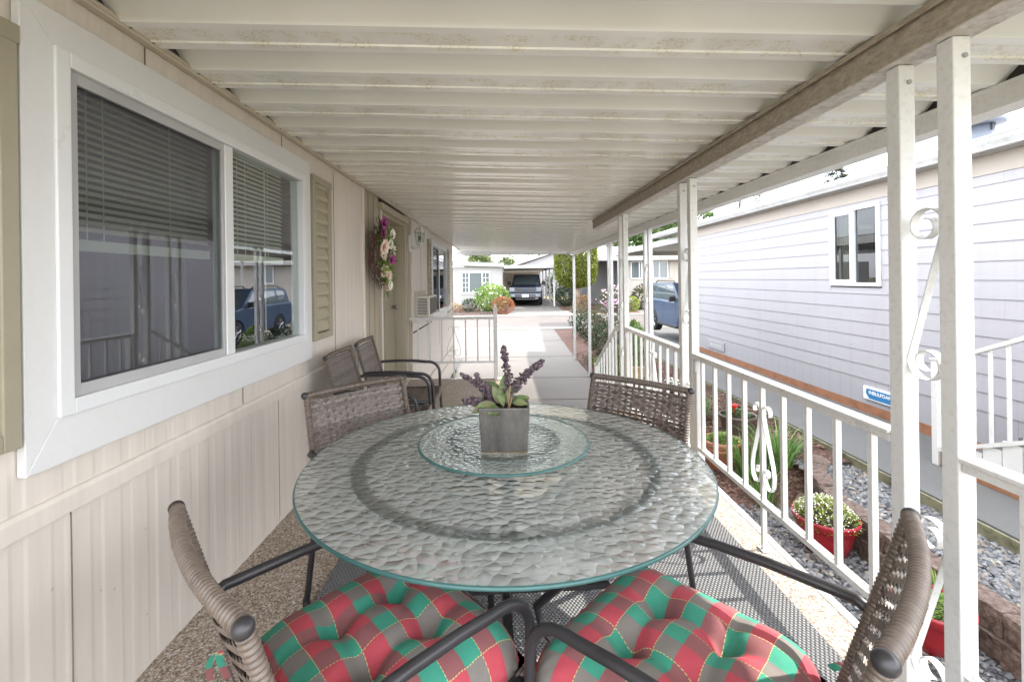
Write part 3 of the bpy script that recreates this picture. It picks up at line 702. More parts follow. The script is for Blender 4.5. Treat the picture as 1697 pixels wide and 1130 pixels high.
# air conditioner in the wall
ac = thing('wall_air_conditioner', 'beige boxed air conditioner with louvred sides jutting from the wall below the far window', 'air conditioner', (WX, 6.95, .82))
mb = MB(); mb.box(.002, .20, -.36, .36, 0, .30); mb.build('casing', M['ac'], ac, bevel=.006)
mb = MB(); mb.box(.002, .014, -.44, .44, -.04, .37); mb.build('mounting_plate', M['tan_wall'], ac)
mb = MB()
for i in range(11):
    z = .035+i*.022; mb.box(.03, .17, -.366, -.358, z, z+.012)
mb.build('side_louvre', M['ac_dark'], ac)
mb = MB()
for i in range(20):
    y = -.30+i*.031; mb.box(.199, .206, y, y+.016, .03, .27)
mb.build('front_grille', M['ac_dark'], ac)

# ================================================================== DECK
deck = thing('porch_deck', 'pebble-finished porch floor with a white edge strip under the table', 'deck', (0, 2, -1.0))
mb = MB(); mb.prism([(WX+.001, -2.0), (1.335, -2.0), (1.335, 4.62), (-.02, 4.62), (-.02, 6.15), (WX+.001, 6.15)], 'Z', -.10, 0); mb.build('floor', M['aggregate'], deck, world=True)
mb = MB(); mb.box(1.336, 1.375, -2.0, 4.66, -.16, .004); mb.box(-.02, 1.335, 4.621, 4.66, -.16, .004); mb.box(-.018, .02, 4.661, 6.19, -.16, .004); mb.box(WX+.01, -.019, 6.151, 6.19, -.16, .004); mb.build('edge_strip', M['white_rail'], deck, world=True, bevel=.004)
mb = MB(); mb.box(1.30, 1.333, -2.0, 4.6, -.99, -.165); mb.box(-.10, -.04, 6.1, 6.149, -.99, -.165); mb.box(WX+.02, -.04, 6.12, 6.149, -.99, -.165); mb.build('skirt', M['wall'], deck, world=True)
st = thing('porch_steps', 'pale concrete steps leading down from the porch to the driveway', 'steps', (.6, 5.4, -1.0))
mb = MB()
for i in range(4): mb.box(.03, 1.22, 4.67+i*.29, 4.96+i*.29+.01*(3-i)*0, -.98, -.19-.19*i)
mb.build('step_block', M['concrete'], st, world=True, bevel=.006)
# rug
mb = MB(); nx = 2
mb.box(-.81, 1.175, -.6, 2.78, .002, .012); rug = mb.build('rug', M['rug'])
tag(rug, 'charcoal woven outdoor rug lying under the glass table and its chairs', 'rug')

# ================================================================== AWNING
aw = thing('awning', 'long white ribbed metal patio cover with a gold leaf print over the porch', 'awning', (.4, 6, 2.1))
AY0, AY1 = -.25, 13.25
def alo(x): return 2.225-.032*(x-WX)
P = .34; off = 1.60+.02
prof = [(0, 0), (.018, .058), (.095, .058), (.165, 0), (.20, 0), (.204, .006), (.290, .006), (.294, 0), (.34, 0)]
xs = [WX+.004+i*(3.36-.0)/14 for i in range(15)]
nx = len(xs)
mb2 = MB(); V2 = []; F2 = []; U2 = []
y = 1.318-P*9; k = 0
while y < AY1:
    for s_i in range(len(prof)-1):
        (a0, h0), (a1, h1) = prof[s_i], prof[s_i+1]
        if y+a0 < AY0 or y+a1 > AY1+.02: continue
        b = len(V2)
        for (a, h) in ((a0, h0), (a1, h1)):
            for x in xs: V2.append((x, y+a, alo(x)+h)); U2.append((x+.37*k % 5, a))
        for i in range(nx-1): F2.append((b+i, b+i+1, b+nx+i+1, b+nx+i))
    y += P; k += 1
mb2.v = V2; mb2.f = F2; mb2.mi = [0]*len(F2); mb2.uv = U2
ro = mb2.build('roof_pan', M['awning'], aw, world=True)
mb = MB()   # opaque weather skin above the pans
mb.add([(WX, AY0, alo(WX)+.10), (2.1, AY0, alo(2.1)+.10), (2.1, AY1, alo(2.1)+.10), (WX, AY1, alo(WX)+.10)], [(0, 1, 2, 3)]); mb.build('roof_skin', M['gutter'], aw, world=True)
OX = 2.02
mb = MB()   # outer fascia / gutter
mb.box(OX, OX+.012, AY0, AY1+.05, 2.025, 2.118); mb.box(OX+.012, OX+.10, AY0, AY1+.05, 2.025, 2.035); mb.box(OX+.10, OX+.112, AY0, AY1+.05, 2.025, 2.20); mb.box(OX-.012, OX, AY0, AY1+.05, 2.104, 2.118)
mb.build('fascia', M['white'], aw, world=True)
mb = MB(); mb.box(OX+.014, OX+.018, AY0, AY1+.04, 2.036, 2.20); mb.build('rib_gap_shade', M['interior'], aw, world=True)  # dark strip added to imitate shade in the outer rib gaps
mb = MB(); mb.box(WX-.1, OX+.112, AY1+.05, AY1+.062, 2.06, 2.27); mb.box(WX-.1, OX+.11, AY1+.0, AY1+.049, 2.06, 2.07); mb.build('front_fascia', M['gutter'], aw, world=True)
mb = MB()   # ledger trim on the wall with screws
mb.prism([(WX+.003, 2.213), (WX+.030, 2.213), (WX+.034, 2.219), (WX+.030, 2.226), (WX+.034, 2.234), (WX+.030, 2.242), (WX+.003, 2.244)], 'Y', AY0, AY1)
mb.build('ledger_trim', M['tan_wall'], aw, world=True)
mb = MB(); y = 1.318-P*6+.20
while y < AY1:
    for d in (0, .10): mb.tube([(WX+.03, y+d, 2.228), (WX+.040, y+d, 2.228)], .0058, 6)
    y += P
y = 1.318-P*6
mb.build('ledger_screw', M['black'], aw, world=True)
# beam
mb = MB(); bx0, bx1, bz0, bz1 = 1.235, 1.325, 2.018, 2.135
mb.box(bx0+.012, bx0+.018, AY0, 6.17, bz0+.006, bz1-.006); mb.box(bx0-.004, bx1, AY0, 6.17, bz1-.006, bz1); mb.prism([(bx0-.004, bz1-.02), (bx0, bz1-.02), (bx0, bz1-.0065), (bx0-.004, bz1-.0065)], 'Y', AY0, 6.17)
mb.build('beam', M['beam'], aw, world=True)
mb = MB(); mb.box(bx0, bx1, AY0, 6.17, bz0, bz0+.0055); mb.box(bx1-.006, bx1, AY0, 6.17, bz0+.006, bz1-.007); mb.build('beam_flange', M['beam_under'], aw, world=True)

# ---- scroll columns: a pair of square posts with scrollwork between
def scroll_S(z0, z1, y0, y1, X, w=.024, th=.003, flip=False):
    "S-scroll in the plane of the two posts, returned as list of paths"
    g = y1-y0; r = g*.49; mb = MB()
    def spiral(cy, cz, r0, a0, turns, sgn, n=22):
        return [(X, cy+cos(a0+sgn*2*pi*turns*i/n)*r0*(1-.62*i/n), cz+sin(a0+sgn*2*pi*turns*i/n)*r0*(1-.62*i/n)) for i in range(n+1)]
    top = spiral(y1-r, z1-r, r, 0, 1.25, 1, 34); bot = spiral(y0+r, z0+r, r, pi, 1.25, 1, 34)
    path = [p for p in reversed(top)]+bot
    if flip: path = [(p[0], y0+y1-p[1], p[2]) for p in path]
    return mb.ribbon(path, (1, 0, 0), w, th)
def column(name, label, x, y0, gap, zb, zt, group, s=.05, scrolls=(), cat='column', single=False):
    t_ = thing(name, label, cat, (x+s/2, y0+s/2, zb), group=group)
    for k in range(1 if single else 2):
        yy = y0+k*gap; mb = MB(); mb.box(x, x+s, yy, yy+s, zb, zt); mb.build('post', M['white'], t_, world=True, bevel=.004)
        mb = MB(); mb.tube([(x+s*.62, yy-.004, zt-.055), (x+s*.62, yy+.006, zt-.055)], .0075, 8); mb.build('bolt', M['steel'], t_, world=True)
    for (a, b, fl) in scrolls:
        scroll_S(a, b, y0+s, y0+gap, x+s*.5, flip=fl).build('scroll', M['white'], t_, world=True)
    return t_
RX = 1.256
SC = [(1.03, 1.56, True), (.10, .63, True)]
column('scroll_column', 'nearest white twin-post scroll column at the right edge carrying the brown beam', RX, 1.245, .17, .0, 2.016, 'white twin-post columns with scrollwork', scrolls=SC)
column('scroll_column', 'white twin-post scroll column in front of the blue SUV, second along the railing', RX, 3.0, .17, .0, 2.016, 'white twin-post columns with scrollwork', scrolls=SC)
column('scroll_column', 'white twin-post scroll column at the head of the porch steps beyond the far right chair', RX, 4.66, .17, .0, 2.016, 'white twin-post columns with scrollwork', scrolls=SC)
column('scroll_column', 'white twin-post column on the ground under the outer eave, left of the blue SUV', 2.0, 6.15, .19, -.95, 2.024, 'white twin-post columns with scrollwork', s=.055, scrolls=[(1.0, 1.55, True), (.0, .55, True), (-.75, -.2, True)])
column('scroll_column', 'white twin-post column on the ground under the outer eave, beside the stair railing', 2.0, 8.35, .19, -.95, 2.024, 'white twin-post columns with scrollwork', s=.055, scrolls=[(1.0, 1.55, True), (.0, .55, True), (-.75, -.2, True)])
column('awning_post', 'thin white single post in the mulch edge, in front of the clipped topiary', 2.0, 10.55, 0, -.96, 2.024, 'thin white posts at the far eave', s=.06, single=True, cat='post')
column('awning_post', 'thin white single post at the very far corner of the patio cover', 2.0, 12.75, 0, -.96, 2.024, 'thin white posts at the far eave', s=.06, single=True, cat='post')

# ---- railings
def railing(name, label, x, y0, y1, group, lyre=None, step=.166, first=None, end_stub=None, ztop=.85, zbot=.235, along='Y', fixed=0):
    t_ = thing(name, label, 'railing', (x, (y0+y1)/2, 0) if along == 'Y' else ((y0+y1)/2, x, 0), group=group)
    def B(mb, a0, a1, c0, c1, z0, z1):
        return mb.box(c0, c1, a0, a1, z0, z1) if along == 'Y' else mb.box(a0, a1, c0, c1, z0, z1)
    mb = MB(); B(mb, y0, y1, x-.028, x+.028, ztop-.014, ztop); B(mb, y0, y1, x-.020, x+.020, ztop-.040, ztop-.0145); mb.build('top_rail', M['white_rail'], t_, world=True, bevel=.004)
    mb = MB(); B(mb, y0, y1, x-.018, x-.006, zbot-.012, zbot+.012); B(mb, y0, y1, x+.006, x+.018, zbot-.012, zbot+.012); B(mb, y0, y1, x-.0055, x+.0055, zbot-.012, zbot-.004); mb.build('bottom_rail', M['white_rail'], t_, world=True)
    y = first if first is not None else y1-.14; 
    while y > y0+.05:
        isl = lyre is not None and abs(y-lyre) < .01
        mb = MB(); B(mb, y-.010, y+.010, x-.011, x+.011, .0 if isl else zbot-.003, ztop-.041); mb.build('baluster', M['white_rail'], t_, world=True, bevel=.0015)
        if isl:
            mb = MB(); B(mb, y-.028, y+.028, x-.022, x+.022, .001, .008); mb.build('foot_plate', M['white_rail'], t_, world=True, bevel=.002)
            for sg in (-1, 1):
                pts = []
                for i in range(15):     # top curl, outward
                    a = R(-90)+R(300)*(1-i/14.); pts.append((y+sg*(.033+.027*(1-.0)*cos(a)*(1-.35*(1-i/14))), .685+.03*sin(a)*(1-.35*(1-i/14.))))
                top = [(y+sg*(.040+.028*cos(R(200-i*18))*(1-.0*i)), .69+.028*sin(R(200-i*18))) for i in range(14)][::-1]
                body = [(y+sg*.013, .66), (y+sg*.030, .60), (y+sg*.058, .52), (y+sg*.085, .44), (y+sg*.094, .39), (y+sg*.088, .345), (y+sg*.066, .318), (y+sg*.040, .322), (y+sg*.018, .35), (y+sg*.014, .382), (y+sg*.026, .405), (y+sg*.043, .402), (y+sg*.048, .384), (y+sg*.040, .372)]
                pp = top+body
                pp = [(x, a, b) if along == 'Y' else (a, x, b) for a, b in pp]
                MB().ribbon(pp, (1, 0, 0) if along == 'Y' else (0, 1, 0), .020, .0045 if along == 'Y' else .008).build('lyre_scroll', M['white_rail'], t_, world=True)
        y -= step
    if end_stub:
        mb = MB(); B(mb, end_stub, end_stub+.05, x-.022, x+.028, 0, ztop-.041); mb.build('end_post', M['white_rail'], t_, world=True, bevel=.003)
        mb = MB(); B(mb, end_stub-.004, end_stub-.0005, x-.030, x+.032, ztop-.115, ztop-.05); mb.build('bracket', M['white_rail'], t_, world=True, bevel=.002)
    return t_
g_ = 'white metal porch railings'
railing('porch_railing', 'white baluster railing with a lyre scroll between the two nearest column pairs', RX+.022, 1.47, 2.995, g_, lyre=2.228, first=2.892, end_stub=2.935)
railing('porch_railing', 'white railing running out of the picture at the lower right corner', RX+.022, -1.2, 1.24, g_, first=1.10)
railing('porch_railing', 'far white railing section behind the back right chair, ending by the steps', RX+.022, 3.225, 4.655, g_, lyre=4.65-.14-.166*4, first=4.51, end_stub=4.60)
er = railing('porch_railing', 'short railing with a lyre scroll closing the porch end beyond the door', 6.12, -1.275, -.135, g_, lyre=-.19-.162*3, first=-.19, step=.162, along='X')
mb = MB(); mb.box(-.135, -.082, 6.095, 6.148, 0, .95); mb.box(-.142, -.075, 6.088, 6.155, .951, .965); mb.box(-.125, -.092, 6.105, 6.138, .966, 1.02); mb.build('newel_post', M['white_rail'], er, world=True, bevel=.004)
mb = MB()
for i in range(15):
    x = -.76+i*.041
    mb.tube([(x+.018+.014*cos(a*pi/5), 6.12, .892+.016*sin(a*pi/5)) for a in range(11)], .0035, 4)
mb.box(-.78, -.14, 6.117, 6.123, .908, .914); mb.box(-.78, -.14, 6.117, 6.123, .866, .872)
mb.build('lace_trim', M['white_rail'], er, world=True)
# stair railing going down beside the steps
sr = thing('stair_railing', 'sloping cream-white stair railing descending from the porch towards the driveway', 'railing', (1.25, 5.4, -.4))
zz = lambda y: .85-(y-4.86)*.56
mb = MB(); mb.ribbon([(1.25, 4.86, zz(4.86)), (1.25, 6.05, zz(6.05))], (1, 0, 0), .055, .016); mb.build('top_rail', M['white_rail'], sr, world=True)
mb = MB(); mb.ribbon([(1.25, 4.86, zz(4.86)-.6), (1.25, 6.05, zz(6.05)-.6)], (1, 0, 0), .035, .02); mb.build('bottom_rail', M['white_rail'], sr, world=True)
for i in range(7):
    y = 5.0+i*.15; mb = MB(); mb.box(1.24, 1.26, y-.01, y+.01, zz(y)-.595, zz(y)-.012); mb.build('baluster', M['white_rail'], sr, world=True)
mb = MB(); mb.box(1.225, 1.275, 6.05, 6.10, -.97, zz(6.05)+.02); mb.build('newel_post', M['white_rail'], sr, world=True, bevel=.004)

# ================================================================== TABLE
TY = 1.555
tb = thing('dining_table', 'round hammered glass table on a dark tubular frame at the centre of the porch', 'table', (0, TY, .012))
mb = MB(); n = 128; r = .664; z0, z1 = .728, .737
for zz_ in (z1,):
    mb.add([(0, 0, z1)]+[(r*cos(2*pi*k/n), r*sin(2*pi*k/n), z1) for k in range(n)], [(0, k+1, (k+1) % n+1) for k in range(n)])
mb.add([(0, 0, z0)]+[(r*cos(2*pi*k/n), r*sin(2*pi*k/n), z0) for k in range(n)], [(0, (k+1) % n+1, k+1) for k in range(n)][:0])
mb.build('glass_top', M['hammered'], tb)
mb = MB(); mb.lathe([(r, z0), (r+.002, z0+.002), (r+.0028, z0+.0045), (r+.002, z1-.002), (r, z1+.0003), (r-.003, z1+.0006)], n=n, close=False); mb.build('glass_edge', M['edge'], tb, smooth=True)
mb = MB(); mb.lathe([(.480, .706), (.514, .706), (.516, .7275), (.478, .7275), (.480, .706)], n=96, close=False); mb.build('support_ring', M['dark_teal'], tb, smooth=True)
for k in range(4):
    a = R(45+90*k)+R(3); ca, sa = cos(a), sin(a)
    mb = MB(); mb.tube([(ca*.487, sa*.487, .705), (ca*.47, sa*.47, .66), (ca*.20, sa*.20, .36), (ca*.13, sa*.13, .28), (ca*.15, sa*.15, .22), (ca*.50, sa*.50, .035), (ca*.54, sa*.54, .0)], .0135, 8); mb.build('leg', M['dark_metal'], tb, smooth=True)
for a in (R(3), R(93)):
    mb = MB(); mb.box(-.36, .36, -.009, .009, .265-(0 if a < 1 else .019), .283-(0 if a < 1 else .019)); o = mb.build('crossbar', M['dark_metal'], tb); o.rotation_euler.z = a
mb = MB(); mb.tube([(0, 0, .03), (0, 0, .70)], .017, 10); mb.tube([(0, 0, .03), (0, 0, .05)], .03, 10); mb.build('umbrella_tube', M['dark_metal'], tb, smooth=True)
for k in range(2):
    mb = MB(); mb.tube([(-.487*cos(R(3+90*k)), -.487*sin(R(3+90*k)), .700), (.487*cos(R(3+90*k)), .487*sin(R(3+90*k)), .700)], .008, 6); mb.build('top_brace', M['dark_metal'], tb, smooth=True)
ls = thing('lazy_susan', 'smaller clear rippled glass turntable in the middle of the glass table', 'turntable', (-.005, 1.655, .7505))
mb = MB(); r = .308; n = 96
mb.add([(0, 0, .022)]+[(r*cos(2*pi*k/n), r*sin(2*pi*k/n), .022) for k in range(n)], [(0, k+1, (k+1) % n+1) for k in range(n)]); mb.build('glass_disc', M['susan_glass'], ls)
mb = MB(); mb.lathe([(r, .015), (r+.003, .017), (r+.003, .020), (r, .0224), (r-.004, .0226)], n=n, close=False); mb.build('glass_edge', M['edge'], ls, smooth=True)
mb = MB(); mb.lathe([(.172, .0), (.208, .0), (.208, .0205), (.172, .0205), (.172, 0)], n=64, close=False); mb.build('bearing_ring', M['dark_teal'], ls, smooth=True)

# planter with dried purple spikes
PX, PY, PZ = .0, 1.60, .7735
pl = thing('planter', 'square slate grey planter with purple berry sprigs standing on the turntable', 'planter', (PX, PY, PZ), R(-1))
def taper_box(mb, b, t_, h, th, z=0):
    o = [(-b, -b, 0), (b, -b, 0), (b, b, 0), (-b, b, 0), (-t_, -t_, h), (t_, -t_, h), (t_, t_, h), (-t_, t_, h)]
    i = t_-th
    o += [(-i, -i, h), (i, -i, h), (i, i, h), (-i, i, h), (-i, -i, h*.6), (i, -i, h*.6), (i, i, h*.6), (-i, i, h*.6)]
    return mb.add(o, [(0, 3, 2, 1), (0, 1, 5, 4), (1, 2, 6, 5), (2, 3, 7, 6), (3, 0, 4, 7), (4, 5, 9, 8), (5, 6, 10, 9), (6, 7, 11, 10), (7, 4, 8, 11), (8, 9, 13, 12), (9, 10, 14, 13), (10, 11, 15, 14), (11, 8, 12, 15), (12, 13, 14, 15)])
mb = MB(); taper_box(mb, .078, .087, .150, .009); mb.build('pot', M['slate'], pl, bevel=.003)
mb = MB(); mb.box(-.072, .072, -.072, .072, .09, .118); mb.build('soil', M['soil'], pl)
mb = MB(); mb.box(-.080, .080, -.080, .080, -.0012, .0004); mb.build('base_pad', M['leaf_straw'], pl)
rg = random.Random(11)
def sprig(path, r0, dens, mbb, mbs):
    mbs.tube(path, .0018, 5)
    P_ = [Vector(p) for p in path]
    tot = len(P_)-1
    for i in range(dens):
        u = i/dens; k = min(tot-1, int(u*tot)); p = P_[k].lerp(P_[k+1], u*tot-k)
        rr = r0*(1-.62*u)
        for _ in range(3):
            v = Vector((rg.gauss(0, 1), rg.gauss(0, 1), rg.gauss(0, 1))).normalized()*rr*rg.uniform(.5, 1); mbb.ico(tuple(p+v), rg.uniform(.0042, .0068), 0)
bb = MB(); ss = MB()
sprig([(.01, 0, .17), (.015, 0, .24), (.005, 0, .31), (.0, .0, .345)], .022, 46, bb, ss)
sprig([(.02, 0, .17), (.04, .0, .205), (.075, -.01, .245), (.11, -.01, .275), (.135, -.02, .292)], .027, 70, bb, ss)
sprig([(-.03, 0, .15), (-.06, 0, .19), (-.09, 0, .225), (-.10, 0, .25)], .017, 30, bb, ss)
sprig([(-.05, .01, .16), (-.085, .01, .20), (-.13, .01, .235), (-.155, .0, .248)], .014, 34, bb, ss)
sprig([(-.04, -.02, .13), (-.07, -.03, .15), (-.105, -.03, .16), (-.14, -.03, .158)], .026, 56, bb, ss)
sprig([(-.03, 0, .15), (-.05, 0, .19), (-.07, 0, .215)], .018, 24, bb, ss)
ss2 = ss; bb.build('berry', M['berry'], pl); o = ss.build('stem', M['twig'], pl)
def fatleaf(c, d, up, L, W):
    mb = MB(); c = Vector(c); d = Vector(d).normalized(); n = Vector(up); n = (n-d*n.dot(d)).normalized(); w = d.cross(n); vs = []; m = 8
    for i in range(m+1):
        u = i/m; half = W/2*math.sin(pi*min(1, u*.96+.02))**.7*(1-.3*u); cen = c+d*L*u+n*(-.25*L*u*u)
        for s_ in (-1, -.5, 0, .5, 1): vs.append(cen+w*half*s_+n*(abs(s_)*half*.28+rg.uniform(-.0006, .0006)))
    mb.add(vs, [(i*5+j, i*5+j+1, i*5+6+j, i*5+5+j) for i in range(m) for j in range(4)])
    mb.build('leaf', M['sage'], pl, smooth=True)
for (c, d, L, W) in [((-.03, -.05, .155), (-1, -.55, -.05), .085, .05), ((.0, -.03, .15), (-.55, -.1, .85), .07, .045), ((.03, -.02, .15), (1, -.1, .5), .06, .045), ((.03, -.05, .16), (.8, -.3, .1), .05, .035), ((-.01, -.06, .14), (-.5, -.5, .05), .055, .04), ((0, 0, .16), (.05, -.05, 1), .085, .05), ((-.01, .02, .19), (-.9, 0, .45), .075, .03), ((.0, -.05, .15), (-.2, -.4, .6), .05, .04), ((.01, -.02, .15), (.3, 0, 1), .06, .04), ((-.02, -.06, .13), (-.1, -.8, .15), .045, .035)]:
    fatleaf(c, d, (0, -.6, .8) if d[2] < .7 else (0, -1, .2), L, W)
for (a, b) in (((.012, -.045, .118), (.022, -.035, .215)), ((.018, -.045, .118), (.012, -.04, .20)), ((.010, -.05, .118), (.028, -.045, .175))):
    mb = MB(); mb.tube([a, b], .0028, 5); mb.build('dry_stem', M['leaf_straw'], pl)

# ================================================================== CHAIRS
W2 = .234
def back_pt(x, t_):      # t 0 at seat, 1 at the top; the back bows away from the sitter
    y = -.235-.125*t_-.022*(1-(x/W2)**2)*(.25+.75*t_); return (x, y, .405+.458*t_)
def wrapped(path, r, turns, mb, n=12):
    P_ = [Vector(p) for p in path]; L = [0]
    for i in range(1, len(P_)): L.append(L[-1]+(P_[i]-P_[i-1]).length)
    out = []; rr = []; m = turns*6
    for i in range(m+1):
        s_ = L[-1]*i/m; k = 0
        while k < len(L)-2 and L[k+1] < s_: k += 1
        u = (s_-L[k])/(L[k+1]-L[k]); out.append(P_[k].lerp(P_[k+1], u)); rr.append(r*(.70, .94, 1.03, 1.05, 1.02, .93)[i % 6]*(1+.035*noise.noise(Vector((i//6*.9, turns, r*99)))))
    return mb.tube(out, lambda i: rr[i], n)
def weave(fn, nu, nv, wu, wv, mb, amp=.0022, rg=random.Random(5), sub=2):
    "fn(u,v)->point,normal ; horizontal strands nv, warps nu"
    def strip(pts, sides, w):
        vs = []
        for p, s_ in zip(pts, sides): vs += [p-s_*w/2, p+s_*w/2]
        mb.add(vs, [(2*i, 2*i+1, 2*i+3, 2*i+2) for i in range(len(pts)-1)])
    for j in range(nv):
        v = (j+.5)/nv; pts = []; sd_ = []
        for i in range(nu*sub+1):
            u = i/(nu*sub); p, nrm, du, dv = fn(u, v); s_ = math.sin(pi*(u*nu-.5)+pi*j); pts.append(p+nrm*amp*s_*1.3+dv*rg.uniform(-.0006, .0006)); sd_.append(dv)
        strip(pts, sd_, wv*rg.uniform(.9, 1.05))
    for i in range(nu):
        u = (i+.5)/nu; pts = []; sd_ = []
        for j in range(nv+1):
            v = j/nv; p, nrm, du, dv = fn(u, v); s_ = math.sin(pi*(v*nv-.5)+pi*i+pi); pts.append(p+nrm*amp*s_*.9); sd_.append(du)
        strip(pts, sd_, wu)
def make_chair(label):
    t_ = thing('patio_chair', label, 'chair', (0, 0, 0), group='brown wicker patio chairs')
    def bfn(u, v):
        x = (u*2-1)*(W2-.012); p = Vector(back_pt(x, .05+.90*v)); p2 = Vector(back_pt(x+.01, .05+.90*v)); p3 = Vector(back_pt(x, .05+.90*v+.02))
        du = (p2-p).normalized(); dv = (p3-p).normalized(); return p, du.cross(dv), du, dv
    mb = MB(); weave(bfn, 15, 26, .011, .0150, mb); mb.build('back_weave', M['wicker'], t_)
    def sfn(u, v):
        p = Vector(((u*2-1)*(W2-.01), -.225+.455*v, .418-.018*(1-(u*2-1)**2))); return p, Vector((0, 0, 1)), Vector((1, 0, 0)), Vector((0, 1, 0))
    mb = MB(); weave(sfn, 15, 26, .011, .0145, mb); mb.build('seat_weave', M['wicker'], t_)
    top = [back_pt(-W2+2*W2*i/12, 1.0) for i in range(13)]
    mb = MB(); wrapped(top, .0146, 46, mb); mb.build('top_rail', M['wrap'], t_, smooth=True)
    for s_ in (-1, 1):
        mb = MB(); side = [back_pt(s_*W2, 1-.09*i/1) for i in range(12)]; wrapped(side, .0136, 44, mb); mb.build('back_rail', M['wrap'], t_, smooth=True)
        mb = MB(); p = back_pt(s_*W2, 1.0); mb.ico((p[0]+s_*.006, p[1]-.001, p[2]+.001), .0158, 2, .95); mb.build('corner_cap', M['dark_metal'], t_, smooth=True)
        # arm and front leg are one bent tube
        X = s_*(W2+.018); q = back_pt(s_*W2, .52)
        path = [(s_*(W2+.004), q[1], q[2]-.005), (s_*(W2+.022), q[1]+.03, q[2]+.002), (X, q[1]+.08, .648)]
        path += [(X, -.1, .650), (X, .02, .645), (X, .10, .637)]
        path += [(X, .13+.095*sin(a), .540+.095*cos(a)) for a in [R(d) for d in (5, 20, 35, 50, 65, 80, 92)]]
        path += [(X, .228, .45), (X, .238, .2), (X, .25, .012)]
        mb = MB(); mb.tube(path, .0125, 12); mb.build('arm', M['dark_metal'], t_, smooth=True)
        mb = MB(); mb.tube([back_pt(s_*(W2-.002), .30), (s_*(W2+.01), -.245, .42), (s_*(W2+.01), -.26, .36), (s_*(W2+.015), -.30, .18), (s_*(W2+.02), -.335, .012)], .0125, 10); mb.build('rear_leg', M['dark_metal'], t_, smooth=True)
        mb = MB(); mb.tube([(s_*(W2), -.245, .405), (s_*W2, .215, .412)], .015, 10); mb.tube([(s_*W2, .10, .405), (X, .232, .36)], .0095, 8); mb.build('seat_rail', M['dark_metal'], t_, smooth=True)
        for fx, fy in ((X, .25), (s_*(W2+.02), -.336)): mb = MB(); mb.lathe([(.015, 0), (.016, .01), (.014, .03)], (fx, fy, 0), 10); mb.build('foot_cap', M['black'], t_)
    mb = MB(); wrapped([(-W2, .228, .412), (0, .24, .405), (W2, .228, .412)], .018, 42, mb); mb.build('front_rail', M['wrap'], t_, smooth=True)
    mb = MB(); wrapped([(-W2, -.235, .412), (0, -.26, .41), (W2, -.235, .412)], .016, 42, mb); mb.build('rear_rail', M['wrap'], t_, smooth=True)
    return t_
ch = make_chair('wicker patio chair with a plaid cushion at the lower left of the table')
ch.location = (-.285, 1.055, .012); ch.rotation_euler.z = R(-45)
dup(ch, (.385, .985, .012), R(45), 'wicker patio chair with a plaid cushion at the lower right of the table')
dup(ch, (-.418, 1.815, .012), R(225), 'wicker patio chair without a cushion at the far left of the table')
dup(ch, (.362, 1.80, .012), R(136), 'darker brown wicker patio chair behind the table beside the white railing')
dup(ch, (-.785, 3.125, .001), R(-90), 'wicker armchair backed against the wall, the nearer of two by the window')
dup(ch, (-.785, 3.72, .001), R(-88), 'wicker armchair backed against the wall next to the door panel')
